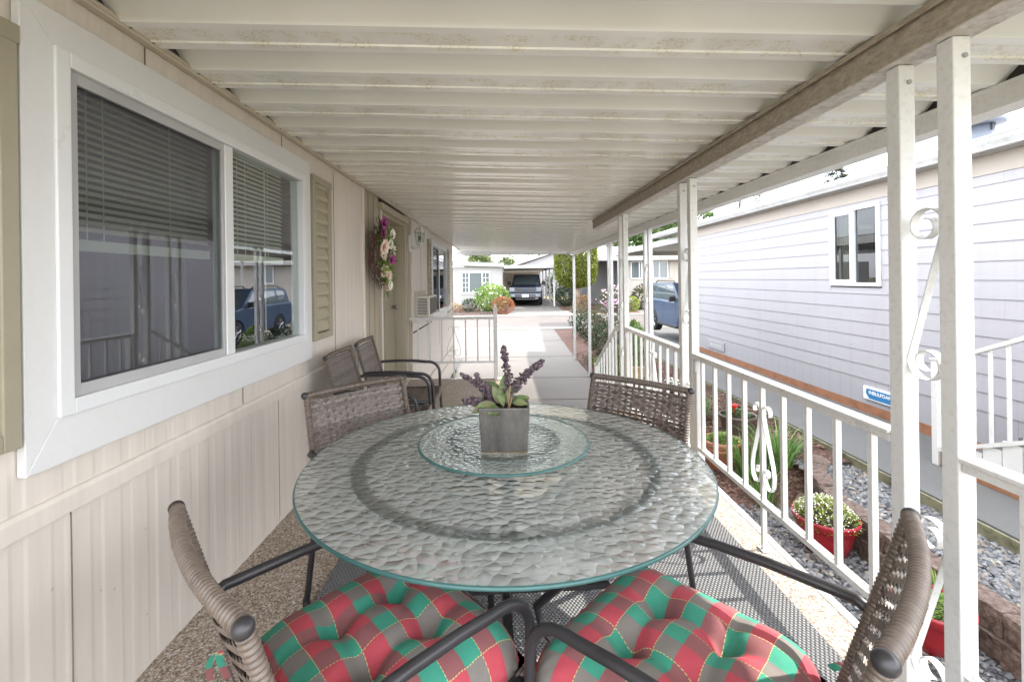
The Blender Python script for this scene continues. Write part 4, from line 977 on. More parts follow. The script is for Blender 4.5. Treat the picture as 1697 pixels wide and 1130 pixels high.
# cushions
def cushion(label, loc, rz, seed):
    rg_ = random.Random(seed)
    t_ = thing('seat_cushion', label, 'cushion', loc, rz, 'red and green plaid seat cushions')
    N = 84; A = .250; tufts = [(-.078, -.078), (.078, -.078), (-.078, .078), (.078, .078)]
    mb = MB(); uv = []
    def top(u, v):
        # square->rounded square
        x = u*A*(1-.05*abs(v)**4)*(1+.05*v); y = v*A*(1-.05*abs(u)**4)
        e = max(abs(u), abs(v)); e = (abs(u)**9+abs(v)**9)**(1/9.)
        h = .100*max(0, 1-min(1, e)**4.5)**.5
        pull = 0
        for tx, ty in tufts:
            d = math.hypot(x-tx, y-ty); pull += .053*math.exp(-(d/.034)**1.25)
        # creases between the tufts and out to the edges
        for tx, ty in tufts:
            dx, dy = x-tx, y-ty
            ax = math.exp(-(dy/.020)**2)*(1 if True else 0); ay = math.exp(-(dx/.020)**2)
            pull += .010*ax*math.exp(-(abs(dx)/.10)**2)+.010*ay*math.exp(-(abs(dy)/.10)**2)
        wr = .0016*noise.noise(Vector((x*30+seed, y*30, 0)))+.0022*math.sin(140*(x+y)+6*noise.noise(Vector((x*8, y*8, seed))))*max(0, e-.72)*3.0*0.8
        h = max(0, h-pull*min(1, h/.05))+wr*(h > .01)
        return x, y, h
    for j in range(N+1):
        for i in range(N+1):
            u, v = -1+2*i/N, -1+2*j/N; u = math.sin(u*pi/2*.98)/math.sin(pi/2*.98)*.35+u*.65; v = math.sin(v*pi/2*.98)/math.sin(pi/2*.98)*.35+v*.65
            x, y, h = top(u, v); mb.v.append((x, y, .022+h)); uv.append((x+.013, y+.02))
    for j in range(N):
        for i in range(N): a = j*(N+1)+i; mb.f.append((a, a+1, a+N+2, a+N+1)); mb.mi.append(0)
    # underside
    b0 = len(mb.v); 
    for j in range(N+1):
        for i in range(N+1):
            x, y, h = mb.v[j*(N+1)+i]; mb.v.append((x*.985, y*.985, .022-min(.024, (h-.022)*.6))); uv.append((x+.013, y+.02))
    for j in range(N):
        for i in range(N): a = b0+j*(N+1)+i; mb.f.append((a, a+N+1, a+N+2, a+1)); mb.mi.append(0)
    rim = [j*(N+1) for j in range(N+1)]
    ring = [i for i in range(N)]+[j*(N+1)+N for j in range(N)]+[N*(N+1)+i for i in range(N, 0, -1)]+[j*(N+1) for j in range(N, 0, -1)]
    for k in range(len(ring)): a, b = ring[k], ring[(k+1) % len(ring)]; mb.f.append((a, b0+a, b0+b, b)); mb.mi.append(0)
    mb.uv = uv; mb.build('pad', M['plaid'], t_, smooth=True)
    for k, (tx, ty) in enumerate(tufts):
        m2 = MB(); m2.ico((tx, ty, .052), .0045, 1, .6); m2.build('tuft_button', M['black'], t_, smooth=True)
    for s_ in (-1, 1):
        for q in range(2):
            m2 = MB(); pts = []; x0, y0 = s_*.235, -.24
            for i in range(9): u = i/8; pts.append((x0+s_*(.03+.05*u*(1 if q else .4)), y0-.03*math.sin(u*3)-(.035 if q else .01)*u, .025+.045*math.sin(u*2.2)-.14*u*u*(1 if q else .7)))
            m2.ribbon(pts, (.3, .9, .3), .015, .0016)
            m2.uv = [(p[0]*1.2, p[2]*1.2) for p in m2.v]
            m2.build('tie', M['plaid'], t_)
    return t_
cushion('tufted red and green plaid cushion on the lower left chair', (-.300, 1.072, .436), R(-45), 1)
cushion('tufted red and green plaid cushion on the lower right chair, catching sun on its edge', (.380, 1.01, .436), R(45), 2)

# ================================================================== WREATH
wr = thing('wreath', 'oval twig wreath of pink, cream and magenta flowers hanging beside the door', 'wreath', (WX+.03, 4.36, 1.62))
rg = random.Random(21)
mb = MB()
for k in range(150):
    a = rg.uniform(0, 2*pi); pts = []; R0 = rg.uniform(.14, .25); xx = rg.uniform(.01, .10); sp_ = rg.uniform(.4, 1.0)
    for i in range(6):
        aa = a+sp_*i/5; rr = R0+rg.uniform(-.012, .012)+.02*i*(k % 7 == 0); pts.append((xx+rg.uniform(-.01, .01), rr*cos(aa), rr*sin(aa)*1.12))
    mb.tube(pts, .0028, 4, cap=False)
for k in range(34):
    a = rg.uniform(-2.4, -.9) if k % 2 else rg.uniform(.6, 2.6); mb.tube([(.05, .22*cos(a), .25*sin(a)), (.07, .30*cos(a+.1), .34*sin(a+.1))], .002, 4, cap=False)
mb.build('twig_ring', M['twig'], wr)
def bloom(c, r, mat, petals=9, cup=.5):
    m_ = MB(); c = Vector(c); out = Vector((1, -.15+rg.uniform(-.3, .3), rg.uniform(-.3, .3))).normalized(); u = out.orthogonal().normalized(); w = out.cross(u)
    for ly in range(2):
        for k in range(petals):
            a = 2*pi*k/petals+ly*.4; d = (u*cos(a)+w*sin(a))*(1-.3*ly)+out*(cup*(.5+ly*.9)); L = r*(1-.3*ly); dd = d.normalized(); s_ = dd.cross(out).normalized()*L*.42
            m_.add([c, c+dd*L*.55+s_, c+dd*L, c+dd*L*.55-s_, c+dd*L*.6+out*L*.12], [(0, 1, 4), (1, 2, 4), (2, 3, 4), (3, 0, 4)])
    m_.ico(tuple(c+out*r*.15), r*.16, 0)
    return m_.build('flower', mat, wr)
F = [('flower_magenta', -.02, .28, .07), ('flower_magenta', .05, .25, .06), ('flower_magenta', -.14, .20, .055), ('flower_magenta', -.12, .17, .05), ('flower_blush', -.16, .05, .075), ('flower_blush', -.10, .0, .07), ('flower_blush', -.05, -.05, .055), ('flower_blush', -.07, -.16, .07), ('flower_white', .06, .10, .06), ('flower_white', .0, .09, .05), ('flower_white', .16, .04, .06), ('flower_blush', .17, -.01, .055), ('flower_magenta', .10, -.06, .055), ('flower_magenta', .10, -.11, .05), ('flower_white', .12, -.20, .06), ('flower_blush', .04, -.27, .06), ('flower_white', .10, -.26, .05), ('flower_blue', .17, .19, .05), ('flower_white', .12, .20, .05), ('flower_blush', -.02, -.22, .045), ('flower_white', -.02, -.31, .045), ('flower_blush', .02, -.33, .04)]
for nm, y, z, r_ in F: bloom((.07+.09*rg.random(), y*1.02, z*1.0), r_*1.2, M[nm])
mb = MB()
for k in range(620):
    a = rg.uniform(0, 2*pi); rr = rg.uniform(.08, .27); c = (.09+rg.uniform(-.03, .06), rr*cos(a)*.85+.02, rr*sin(a)*1.15); mb.leaf(c, (rg.uniform(.1, 1), rg.uniform(-1, 1), rg.uniform(-1, .6)), (1, 0, 0), rg.uniform(.035, .07), rg.uniform(.015, .028))
for k in range(14): mb.leaf((.12, rg.uniform(-.05, .1), -.36+rg.uniform(-.03, .03)), (rg.uniform(0, .4), rg.uniform(-.6, .6), -1), (1, 0, 0), rg.uniform(.05, .09), .02)
mb.tube([(.12, .2, .1), (.14, .3, .12), (.16, .42, .09)], .002, 4); mb.leaf((.16, .42, .09), (0, 1, .4), (1, 0, 0), .04, .015)
mb.build('leaf', M['leaf_bright'], wr)

# ================================================================== EDGING BLOCKS
rg = random.Random(9)
pathb = [(3.02, 1.2), (3.0, 2.3), (2.98, 3.0), (2.985, 3.6), (3.0, 4.0), (3.06, 4.3), (3.18, 4.6), (3.40, 4.86), (3.62, 4.98)]
def along(path, d):
    for (a, b) in zip(path, path[1:]):
        L = math.hypot(b[0]-a[0], b[1]-a[1])
        if d <= L: return a[0]+(b[0]-a[0])*d/L, a[1]+(b[1]-a[1])*d/L, math.atan2(b[1]-a[1], b[0]-a[0])
        d -= L
    return None
vari = {}
def block_mesh(k):
    if k in vari: return vari[k]
    r_ = random.Random(k); mb = MB(); L, D, Hh = .26, .17, .155; nx, ny, nz = 7, 5, 4
    def P(i, j, l):
        x, y, z = -L/2+L*i/nx, -D/2+D*j/ny, Hh*l/nz; q = noise.noise(Vector((x*22+k*9, y*22, z*22)))*.010
        edge = (i in (0, nx))+(j in (0, ny))+(l in (0, nz)); s_ = 1-(.02 if edge >= 2 else 0)
        return (x*s_+q*(i in (0, nx)), y*s_+q*(j in (0, ny))*1.4, (z-Hh/2)*s_+Hh/2+q*.4*(l == nz))
    idx = {}
    def vid(i, j, l):
        if (i, j, l) not in idx: idx[(i, j, l)] = len(mb.v); mb.v.append(P(i, j, l))
        return idx[(i, j, l)]
    def q(a, b, c, d): mb.f.append((a, b, c, d)); mb.mi.append(0)
    for i in range(nx):
        for j in range(ny): q(vid(i, j, nz), vid(i+1, j, nz), vid(i+1, j+1, nz), vid(i, j+1, nz)); q(vid(i, j, 0), vid(i, j+1, 0), vid(i+1, j+1, 0), vid(i+1, j, 0))
        for l in range(nz): q(vid(i, 0, l), vid(i+1, 0, l), vid(i+1, 0, l+1), vid(i, 0, l+1)); q(vid(i, ny, l), vid(i, ny, l+1), vid(i+1, ny, l+1), vid(i+1, ny, l))
    for j in range(ny):
        for l in range(nz): q(vid(0, j, l), vid(0, j, l+1), vid(0, j+1, l+1), vid(0, j+1, l)); q(vid(nx, j, l), vid(nx, j+1, l), vid(nx, j+1, l+1), vid(nx, j, l+1))
    o = mb.build('edging_block', M['block']); vari[k] = o.data; bpy.data.objects.remove(o); return vari[k]
for course in (0, 1):
    d = .1+course*.13; k = 0
    while True:
        p = along(pathb, d)
        if not p: break
        o = bpy.data.objects.new('edging_block', block_mesh(k % 5)); C.objects.link(o)
        o.location = (p[0]+rg.uniform(-.012, .012)+.012*course, p[1], -.965+.158*course+(0 if p[1] < 4.35 else .02)); o.rotation_euler = (0, rg.uniform(-.02, .02), p[2]+rg.uniform(-.05, .05)+pi*(k % 2))
        ORD = 'first second third fourth fifth sixth seventh eighth ninth tenth eleventh twelfth thirteenth fourteenth fifteenth sixteenth'.split()
        tag(o, 'rough brown edging block, %s from the camera end in the %s course beside the gravel' % (ORD[k], 'upper' if course else 'lower'), 'block', 'rough brown garden edging blocks')
        d += .272; k += 1

# ================================================================== PLANTS
def pot(name, label, cx, cy, z, r, h, mat, prof='plain', group=None):
    t_ = thing(name, label, 'plant pot', (cx, cy, z), group=group)
    if prof == 'rimmed': pf = [(r*.72, 0), (r*.76, h*.05), (r*.92, h*.68), (r*.93, h*.69), (r*1.0, h*.70), (r*1.01, h*.76), (r*.985, h*.77), (r*.985, h*.82), (r*1.02, h*.83), (r*1.03, h*.97), (r*1.0, h), (r*.92, h), (r*.90, h*.8)]
    elif prof == 'bowl': pf = [(r*.60, 0), (r*.66, h*.02), (r*.80, h*.35), (r*.90, h*.70), (r*.92, h*.72), (r*.97, h*.73), (r*.985, h*.86), (r*1.04, h*.92), (r*1.05, h*.99), (r*.99, h), (r*.93, h*.97), (r*.90, h*.8)]
    else: pf = [(r*.7, 0), (r*.75, h*.04), (r*.98, h*.88), (r*1.05, h*.9), (r*1.06, h*.97), (r*1.0, h), (r*.94, h*.98), (r*.92, h*.8)]
    mb = MB(); mb.lathe(pf, n=40, close=False)
    if prof == 'ribbed':
        mb = MB(); vs = []; n = 72
        for rr, zq in pf:
            for k in range(n): a = 2*pi*k/n; q = rr*(1-.02*(k % 4 < 2)*(h*.05 < zq < h*.87)); vs.append((q*cos(a), q*sin(a), zq))
        mb.add(vs, [(i*n+k, i*n+(k+1) % n, (i+1)*n+(k+1) % n, (i+1)*n+k) for i in range(len(pf)-1) for k in range(n)])
    mb.build('pot', mat, t_, smooth=(prof != 'ribbed'))
    mb = MB(); mb.add([(0, 0, h*.86)]+[(r*.92*cos(2*pi*k/32), r*.92*sin(2*pi*k/32), h*.84) for k in range(32)], [(0, k+1, (k+1) % 32+1) for k in range(32)]); mb.build('soil', M['soil'], t_)
    return t_
def mound(parent, z, r, h, n, L, mat, name='foliage', rg=random.Random(4), flowers=None, nf=0, fs=.006):
    mb = MB()
    for i in range(n):
        a = rg.uniform(0, 2*pi); q = math.sqrt(rg.random())*r; hh = h*(1-(q/r)**2)*rg.uniform(.35, 1)+.01
        if q > r*.85: hh = rg.uniform(-.04, .03)
        c = (q*cos(a), q*sin(a), z+hh); mb.leaf(c, (cos(a)*.6+rg.uniform(-1, 1), sin(a)*.6+rg.uniform(-1, 1), rg.uniform(-.1, .9)), (0, 0, 1), L*rg.uniform(.6, 1.3), L*.6)
    mb.build(name, mat, parent)
    if nf:
        mb = MB()
        for i in range(nf):
            a = rg.uniform(0, 2*pi); q = math.sqrt(rg.random())*r*1.05; hh = h*(1-(q/r/1.05)**2)+rg.uniform(0, .03); mb.ico((q*cos(a), q*sin(a), z+hh), fs*rg.uniform(.7, 1.3), 0, .6)
        mb.build('blossom', flowers, parent)
p = pot('flower_pot', 'large glossy red pot overflowing with small white blossoms, on the gravel', 2.70, 3.80, -.962, .235, .30, M['red_pot'], 'bowl')
mound(p, .27, .235, .16, 1500, .03, M['leaf_yellow'], flowers=M['flower_white'], nf=560, fs=.0048, rg=random.Random(41))
p = pot('flower_pot', 'red pot of low lime-green leaves half hidden behind the nearest white column', 2.66, 2.82, -.962, .20, .27, M['red_pot'], 'bowl')
mound(p, .23, .18, .05, 1300, .022, M['leaf_bright'], rg=random.Random(42))
p = pot('flower_pot', 'terracotta pot with leafy greens and one yellow bloom in the mulch', 2.62, 5.42, -.965, .225, .36, M['terracotta'], 'rimmed')
mound(p, .32, .20, .10, 1300, .03, M['leaf_bright'], rg=random.Random(43), flowers=M['flower_yellow'], nf=3, fs=.02)
p = pot('flower_pot', 'dark brown ribbed pot with a single red flower behind the terracotta pot', 3.14, 6.05, -.90, .225, .40, M['brown_pot'], 'ribbed')
mound(p, .36, .16, .10, 160, .07, M['leaf_mid'], rg=random.Random(44))
mb = MB(); mb.ico((-.07, -.05, .52), .035, 1, 1, .2, rg); mb.tube([(-.06, -.04, .36), (-.07, -.05, .50)], .004, 5); mb.build('red_flower', M['flower_red'], p)
p = pot('flower_pot', 'tan barrel-shaped planter holding a tall leafy bush beyond the far railing', 2.82, 9.7, -.93, .30, .42, M['barrel'], 'ribbed')
mb = MB(); rg = random.Random(45)
for i in range(1500):
    a = rg.uniform(0, 2*pi); zq = rg.random(); q = .34*math.sin(pi*min(1, .15+zq*.85))**.6*math.sqrt(rg.random()); mb.leaf((q*cos(a), q*sin(a), .38+zq*.95), (rg.uniform(-1, 1), rg.uniform(-1, 1), rg.uniform(-.2, 1)), (0, 0, 1), rg.uniform(.05, .09), .03)
mb.build('foliage', M['leaf_bright'], p)
for (x, y, r_, h_, lb) in ((3.0, 8.0, .16, .24, 'small dark brown pot with white blooms in the mulch near the second railing'),):
    p = pot('flower_pot', lb, x, y, G(x, y)+.02, r_, h_, M['brown_pot'], 'plain'); mound(p, h_*.85, r_, .08, 200, .03, M['leaf_mid'], flowers=M['flower_white'], nf=50, fs=.018, rg=random.Random(6))
def clump(x, y, z, n, L, W, mat, label, seed, spread=.10, lean=1.2):
    r_ = random.Random(seed); mb = MB()
    for i in range(n): a = r_.uniform(0, 2*pi); q = spread*math.sqrt(r_.random()); mb.blade((q*cos(a), q*sin(a), 0), a+r_.uniform(-.5, .5), r_.uniform(.15, lean), L*r_.uniform(.55, 1.1), W*r_.uniform(.7, 1.2))
    o = mb.build('grass_clump', mat, loc=(x, y, z)); tag(o, label, 'plant', 'strappy-leaved clumps in the mulch bed'); return o
clump(3.04, 5.02, -.90, 210, .66, .024, M['blade'], 'big strappy green clump in mulch at the end of the block edging', 1, .13)
clump(2.72, 4.98, -.95, 130, .56, .020, M['blade'], 'strappy green clump between the terracotta pot and the biggest clump', 2, .12)
clump(2.62, 4.55, -.96, 60, .42, .016, M['blade'], 'short green clump sprouting where mulch meets the near gravel', 3, .10)
clump(2.9, 6.75, -.92, 110, .55, .022, M['blade'], 'strappy green clump left of the dark ribbed pot', 4, .12)
clump(2.55, 6.3, -.95, 70, .42, .02, M['blade'], 'strappy green clump just behind the terracotta pot', 5, .12)
clump(2.8, 8.6, -.94, 60, .4, .02, M['blade'], 'low green clump seen through the far railing balusters', 6, .1)
clump(2.86, 2.93, -.96, 55, .34, .020, M['blade_lime'], 'bright lime blades sprouting at the foot of the block edging', 7, .05, .9)
clump(2.35, 11.2, -.95, 40, .3, .02, M['blade_lime'], 'bright green tuft by the thin white posts at the driveway edge', 8, .08, .9)

def bush(name, label, x, y, rx, ry, h, n, L, mat, seed, z=None, lump=.25, flowers=None, nf=0, fsz=.05, cat='shrub', group=None, base=.0, flat=1.0, stems=True, fill=.55):
    z = G(x, y) if z is None else z
    t_ = thing(name, label, cat, (x, y, z), group=group); r_ = random.Random(seed)
    def pt(outer=False):
        while True:
            d = Vector((r_.gauss(0, 1), r_.gauss(0, 1), r_.gauss(0, 1))).normalized()
            k = 1+lump*noise.noise(d*2.3+Vector((seed*3.1, 0, 0)))*1.6+lump*.5*noise.noise(d*6+Vector((seed, 7, 0)))
            q = (1 if outer else (fill+(1-fill)*r_.random()**.5))*k
            zz_ = (d.z*q*flat*.5+.5)*h
            if zz_ > base*h-.02: return Vector((d.x*q*rx, d.y*q*ry, max(.0, zz_))), d
    mb = MB()
    for i in range(n):
        p, d = pt(); dd = d+Vector((r_.uniform(-1, 1), r_.uniform(-1, 1), r_.uniform(-.6, 1))); mb.leaf(p, dd, d, L*r_.uniform(.6, 1.3), L*.55*r_.uniform(.8, 1.2))
    mb.build('foliage', mat, t_)
    if stems:
        mb = MB()
        for k in range(9): a = 2*pi*k/9+r_.random(); mb.tube([(.04*cos(a), .04*sin(a), -.02), (rx*.3*cos(a), ry*.3*sin(a), h*.3), (rx*.55*cos(a), ry*.55*sin(a), h*.62)], .012, 5)
        mb.build('stem', M['bark'], t_)
    if nf:
        mb = MB()
        for i in range(nf): p, d = pt(True); mb.ico(tuple(p), fsz*r_.uniform(.6, 1.2), 0, .8, .25, r_)
        mb.build('blossom', flowers, t_)
    return t_
bush('shrub', 'rounded dark green shrub at the street corner of the mulch bed behind the thin posts', 3.05, 16.3, .62, .6, .95, 2600, .07, M['leaf_dark'], 51)
bush('shrub', 'olive brown twiggy shrub leaning beside the dark rounded one near the street', 3.45, 15.2, .62, .6, 1.25, 2400, .06, M['leaf_olive'], 52, lump=.4)
bush('shrub', 'broad dark green evergreen shrub behind the stair railing and columns', 3.0, 12.0, .75, .8, 1.0, 3600, .06, M['leaf_dark'], 53)
bush('shrub', 'low bright green leafy shrub at the foot of the broad evergreen', 2.5, 10.5, .36, .4, .55, 800, .07, M['leaf_bright'], 54)
bush('shrub', 'small golden straw-coloured shrub low in the mulch by the thin posts', 2.45, 11.9, .28, .3, .3, 400, .05, M['leaf_olive'], 55)
mb = MB(); mb.tube([(2.75, 14.1, -.9), (2.9, 13.8, -.5), (3.1, 13.6, -.25), (3.5, 13.4, .1)], lambda i: .11-.025*i, 8); mb.tube([(2.9, 13.8, -.55), (2.7, 13.6, -.3), (2.65, 13.4, -.1)], lambda i: .06-.015*i, 7)
tag(mb.build('driftwood', M['grey_bark'], smooth=True), 'weathered grey-brown twisted log leaning between the shrubs in the mulch bed', 'log')

# ================================================================== NEIGHBOUR'S HOUSE (right)
NX = 5.0; NY1 = 12.3; NY0 = 1.9
nh = thing('neighbour_house', 'long pale lavender grey lap-sided house along the right of the picture', 'house', (NX, 5, -.5))
def laps(x, y0, y1, z0, z1, face=-1, e=.195, d=.012, axis='Y'):
    mb = MB(); pts = []; z = z0
    while z < z1-.01:
        pts += [(x+face*d, z), (x+face*.002, min(z+e, z1))]; z += e
    n = len(pts)
    vs = [((p, y, q) if axis == 'Y' else (y, p, q)) for y in (y0, y1) for p, q in pts]
    return mb.add(vs, [(i, i+1, n+i+1, n+i) for i in range(n-1)])
for (a, b, c, d) in ((NY0, 5.92, -.085, 2.55), (5.92, 6.84, -.085, 1.17), (5.92, 6.84, 2.33, 2.55), (6.84, NY1, -.085, 2.55)):
    c2 = -.085+.195*round((c+.085)/.195) if c > 0 else c
    laps(NX, a, b, c2, d).build('siding', M['lap'], nh, world=True)
mb = MB(); mb.box(NX+.03, NX+.15, NY0, 5.9, -.44, 2.6); mb.box(NX+.03, NX+.15, 6.86, NY1, -.44, 2.6); mb.box(NX+.03, NX+.15, 5.9, 6.86, -.44, 1.2); mb.box(NX+.03, NX+.15, 5.9, 6.86, 2.3, 2.6); mb.build('wall_core', M['interior'], nh, world=True)
mb = MB(); mb.box(NX-.004, NX+.028, NY0, NY1, -.43, -.088); mb.build('skirting', M['skirt'], nh, world=True)
mb = MB(); mb.box(NX-.012, NX+.1, NY0, NY1, -.555, -.432); mb.build('footing_board', M['wood_orange'], nh, world=True)
mb = MB(); mb.box(NX-.02, NX+.10, NY0, NY1+.02, 2.36, 2.56); mb.build('frieze_board', M['lap_beige'], nh, world=True)
mb = MB(); mb.box(NX-.02, NX+.16, NY1, NY1+.10, -.5, 2.36); mb.build('corner_board', M['skirt'], nh, world=True)
laps(NY1+.05, NX+.1, 12, -.085, 2.6, face=1, axis='X').build('end_siding', M['lap'], nh, world=True)
mb = MB(); mb.prism([(4.80, 2.62), (4.80, 2.66), (8.6, 3.12), (12.4, 2.66), (12.4, 2.60), (8.6, 2.75)], 'Y', NY0-.25, 14.2); mb.build('roof', M['roof_grey'], nh, world=True)
mb = MB(); mb.prism([(4.82, 2.555), (NX+.02, 2.555), (NX+.02, 2.60), (4.82, 2.60)], 'Y', NY0-.25, 14.2); mb.build('soffit', M['far_white'], nh, world=True)
mb = MB(); mb.prism([(4.80, 2.555), (4.80, 2.66), (4.785, 2.68), (4.70, 2.68), (4.69, 2.665), (4.70, 2.655), (4.705, 2.62), (4.735, 2.575), (4.745, 2.555)], 'Y', NY0-.25, 14.25); mb.build('gutter', M['gutter'], nh, world=True)
mb = MB(); mb.box(12.2, 12.3, NY0, NY1, -.5, 2.6); mb.box(NX+.1, 12.3, NY0-.05, NY0, -.5, 2.6); mb.build('back_wall', M['skirt'], nh, world=True)
# window
mb = MB(); X0, X1 = NX-.035, NX+.04; a, b, c, d = 5.93, 6.83, 1.19, 2.31
mb.box(X0, X1, a, a+.05, c, d); mb.box(X0, X1, b-.05, b, c, d); mb.box(X0, X1, a+.05, b-.05, d-.05, d); mb.box(X0, X1, a+.05, b-.05, c, c+.05); mb.box(X0+.005, X1, 6.36, 6.42, c+.05, d-.05)
wn_ = mb.build('window', M['vinyl'], nh, world=True, bevel=.003)
def subp(mb, nm, mt, par, root, **k):
    o = mb.build(nm, mt, None, **k)
    for v in o.data.vertices: v.co -= Vector(root.location)
    o.parent = par; return o
mb = MB(); mb.box(NX+.0, NX+.004, a+.05, b-.05, c+.05, d-.05); subp(mb, 'pane', M['glass_soft'], wn_, nh)
mb = MB(); mb.box(NX-.02, NX-.004, 6.425, 6.45, c+.055, d-.055); mb.box(NX-.02, NX-.004, b-.085, b-.055, c+.055, d-.055); mb.box(NX-.02, NX-.004, 6.45, b-.085, c+.055, c+.09); mb.box(NX-.02, NX-.004, 6.45, b-.085, d-.09, d-.055); subp(mb, 'sash', M['vinyl'], wn_, nh)
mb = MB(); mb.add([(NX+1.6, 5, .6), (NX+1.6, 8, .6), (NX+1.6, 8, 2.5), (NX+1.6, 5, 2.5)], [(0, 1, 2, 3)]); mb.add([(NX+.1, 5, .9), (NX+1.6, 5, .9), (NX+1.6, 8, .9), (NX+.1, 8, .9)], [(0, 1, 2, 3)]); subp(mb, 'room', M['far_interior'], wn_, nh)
mb = MB()
for i in range(9): mb.box(NX+.10+.02*(i % 2), NX+.115+.02*(i % 2), 6.60+.022*i, 6.622+.022*i, 1.25, 2.26)
subp(mb, 'curtain', M['bead_curtain'], wn_, nh)
# vent block in the skirting
mb = MB(); mb.box(NX-.03, NX-.005, 10.15, 10.95, -.36, -.17); ve = mb.build('foam_vent_block', M['skirt'], nh, world=True, bevel=.003)
mb = MB()
for i in range(8): mb.box(NX-.032, NX-.0305, 10.28+i*.07, 10.32+i*.07, -.30, -.23)
subp(mb, 'embossed_mark', M['gutter'], ve, nh)
# foam board with blue print
fb = thing('foam_insulation_board', 'white foam board with blue printed lettering fixed low on the grey skirting', 'sign', (NX-.005, 5.96, -.265))
mb = MB(); mb.box(-.028, 0, -.26, .26, -.085, .085); mb.build('board', M['foam'], fb, bevel=.002)
mb = MB(); mb.prism([(.20, .062), (.215, .0), (.16, -.068), (-.25, -.068), (-.25, .062)], 'X', -.0305, -.0285); mb.build('printed_panel', M['sign_blue'], fb)
def text(body, size, parent, loc, rot, mat, name='lettering', ext=.0006, sx=1, bold=0):
    cu = bpy.data.curves.new(name, 'FONT'); cu.body = body; cu.size = size; cu.extrude = ext; cu.align_x = 'CENTER'; cu.align_y = 'CENTER'; cu.offset = bold
    o = bpy.data.objects.new(name, cu); C.objects.link(o); dg = bpy.context.evaluated_depsgraph_get(); me = bpy.data.meshes.new_from_object(o.evaluated_get(dg))
    bpy.data.objects.remove(o); q = bpy.data.objects.new(name, me); C.objects.link(q); me.materials.clear(); me.materials.append(mat); q.parent = parent; q.location = loc
    q.matrix_local = Matrix.Translation(loc) @ rot @ Matrix.Diagonal((sx, 1, 1, 1)); return q
RW = Matrix(((0, 0, -1, 0), (-1, 0, 0, 0), (0, 1, 0, 0), (0, 0, 0, 1)))     # reads from far to near on the wall facing -X
text('INSULFOAM', .064, fb, (-.0315, -.02, .014), RW, M['foam'], sx=1.05, bold=.0014)
# roof vent
M['vent_grey'] = paint('vent_metal', (.13, .145, .175), .45, .1)
rv = thing('roof_vent', 'round metal vent cap on a short pipe above the neighbouring roof, top right', 'vent', (6.0, 5.6, 2.98))
mb = MB(); mb.lathe([(.115, -.25), (.115, .25)], n=28); mb.build('pipe', M['vent_grey'], rv, smooth=True)
mb = MB(); mb.lathe([(.20, .205), (.215, .21), (.215, .26), (.20, .285), (.14, .32), (.02, .33)], n=32); mb.build('cap', M['vent_grey'], rv, smooth=True)
for k in range(3):
    mb = MB(); a = k*2*pi/3+.4; mb.box(.112*cos(a)-.008, .112*cos(a)+.008, .112*sin(a)-.02, .112*sin(a)+.02, .12, .30); mb.build('strap', M['black'], rv)
# carport roof beyond the corner
cpn = thing('carport', 'white flat metal carport roof beyond the grey house, sheltering the blue SUV', 'carport', (7.2, 16, -.55))
mb = MB(); mb.box(5.15, 9.3, 12.45, 20.4, 2.42, 2.47); mb.build('roof', M['far_white'], cpn, world=True)
mb = MB(); mb.box(5.10, 5.149, 12.45, 20.45, 2.34, 2.52); mb.box(5.15, 9.3, 20.40, 20.45, 2.30, 2.50); mb.build('fascia', M['gutter'], cpn, world=True)
mb = MB(); mb.box(5.2, 9.3, 19.0, 19.1, 2.26, 2.419); mb.build('beam', M['far_white'], cpn, world=True)
for (x, y) in ((5.25, 20.3), (9.2, 20.3), (9.2, 16), (9.2, 12.6)):
    mb = MB(); mb.box(x-.04, x+.04, y-.04, y+.04, -.62, 2.42 if y != 19 else 2.26); mb.build('post', M['white'], cpn, world=True)
# neighbour's side steps with handrail
ns = thing('side_steps', 'white painted side steps with orange timber base against the lavender grey wall', 'steps', (4.6, 3.6, -.55))
mb = MB(); 
for i in range(3):
    m_ = MB(); m_.box(4.34, 4.96, 4.38-.30*i-.30, 4.38-.30*i+.02, -.40+.165*i, -.37+.165*i); m_.build('tread', M['path'], ns, world=True, bevel=.003)
    m_ = MB(); m_.box(4.34, 4.96, 4.36-.30*i, 4.375-.30*i, -.549+.165*i, -.402+.165*i); m_.build('riser', M['white'], ns, world=True)
m_ = MB(); m_.box(4.34, 4.96, 1.6, 3.48, .09, .12); m_.build('landing', M['path'], ns, world=True)
m_ = MB()
for i in range(17): y = 4.30-.16*i; zt = min(.085, -.41+.165*max(0, (4.38-y)/.30)); m_.box(4.31, 4.335, y-.075, y+.075, -.40, max(-.38, zt))
m_.build('side_slats', M['white'], ns, world=True)
m_ = MB(); m_.box(4.29, 4.34, 1.6, 4.42, -.549, -.402); m_.build('base_board', M['wood_orange'], ns, world=True, bevel=.004)
m_ = MB(); m_.prism([(4.40, -.40), (4.40, -.54), (4.0, -.50), (3.5, .15), (3.5, .28)], 'X', 4.34, 4.36); 
hr = thing('handrail', 'white sloping handrail with balusters on the side steps behind the nearest column', 'railing', (4.32, 4.0, -.55))
def zr(y): return .47+(4.46-y)*.455
m_ = MB(); m_.box(4.29, 4.35, 4.46, 4.52, -.549, .49); m_.box(4.282, 4.358, 4.452, 4.528, .491, .505); m_.build('newel_post', M['white_rail'], hr, world=True, bevel=.004)
m_ = MB(); m_.ribbon([(4.32, 4.46, zr(4.46)), (4.32, 2.2, zr(2.2))], (1, 0, 0), .055, .035); m_.build('top_rail', M['white_rail'], hr, world=True, bevel=.006)
m_ = MB(); m_.ribbon([(4.32, 4.46, zr(4.46)-.86), (4.32, 2.2, zr(2.2)-.86)], (1, 0, 0), .045, .035); m_.build('bottom_rail', M['white_rail'], hr, world=True)
y = 4.28
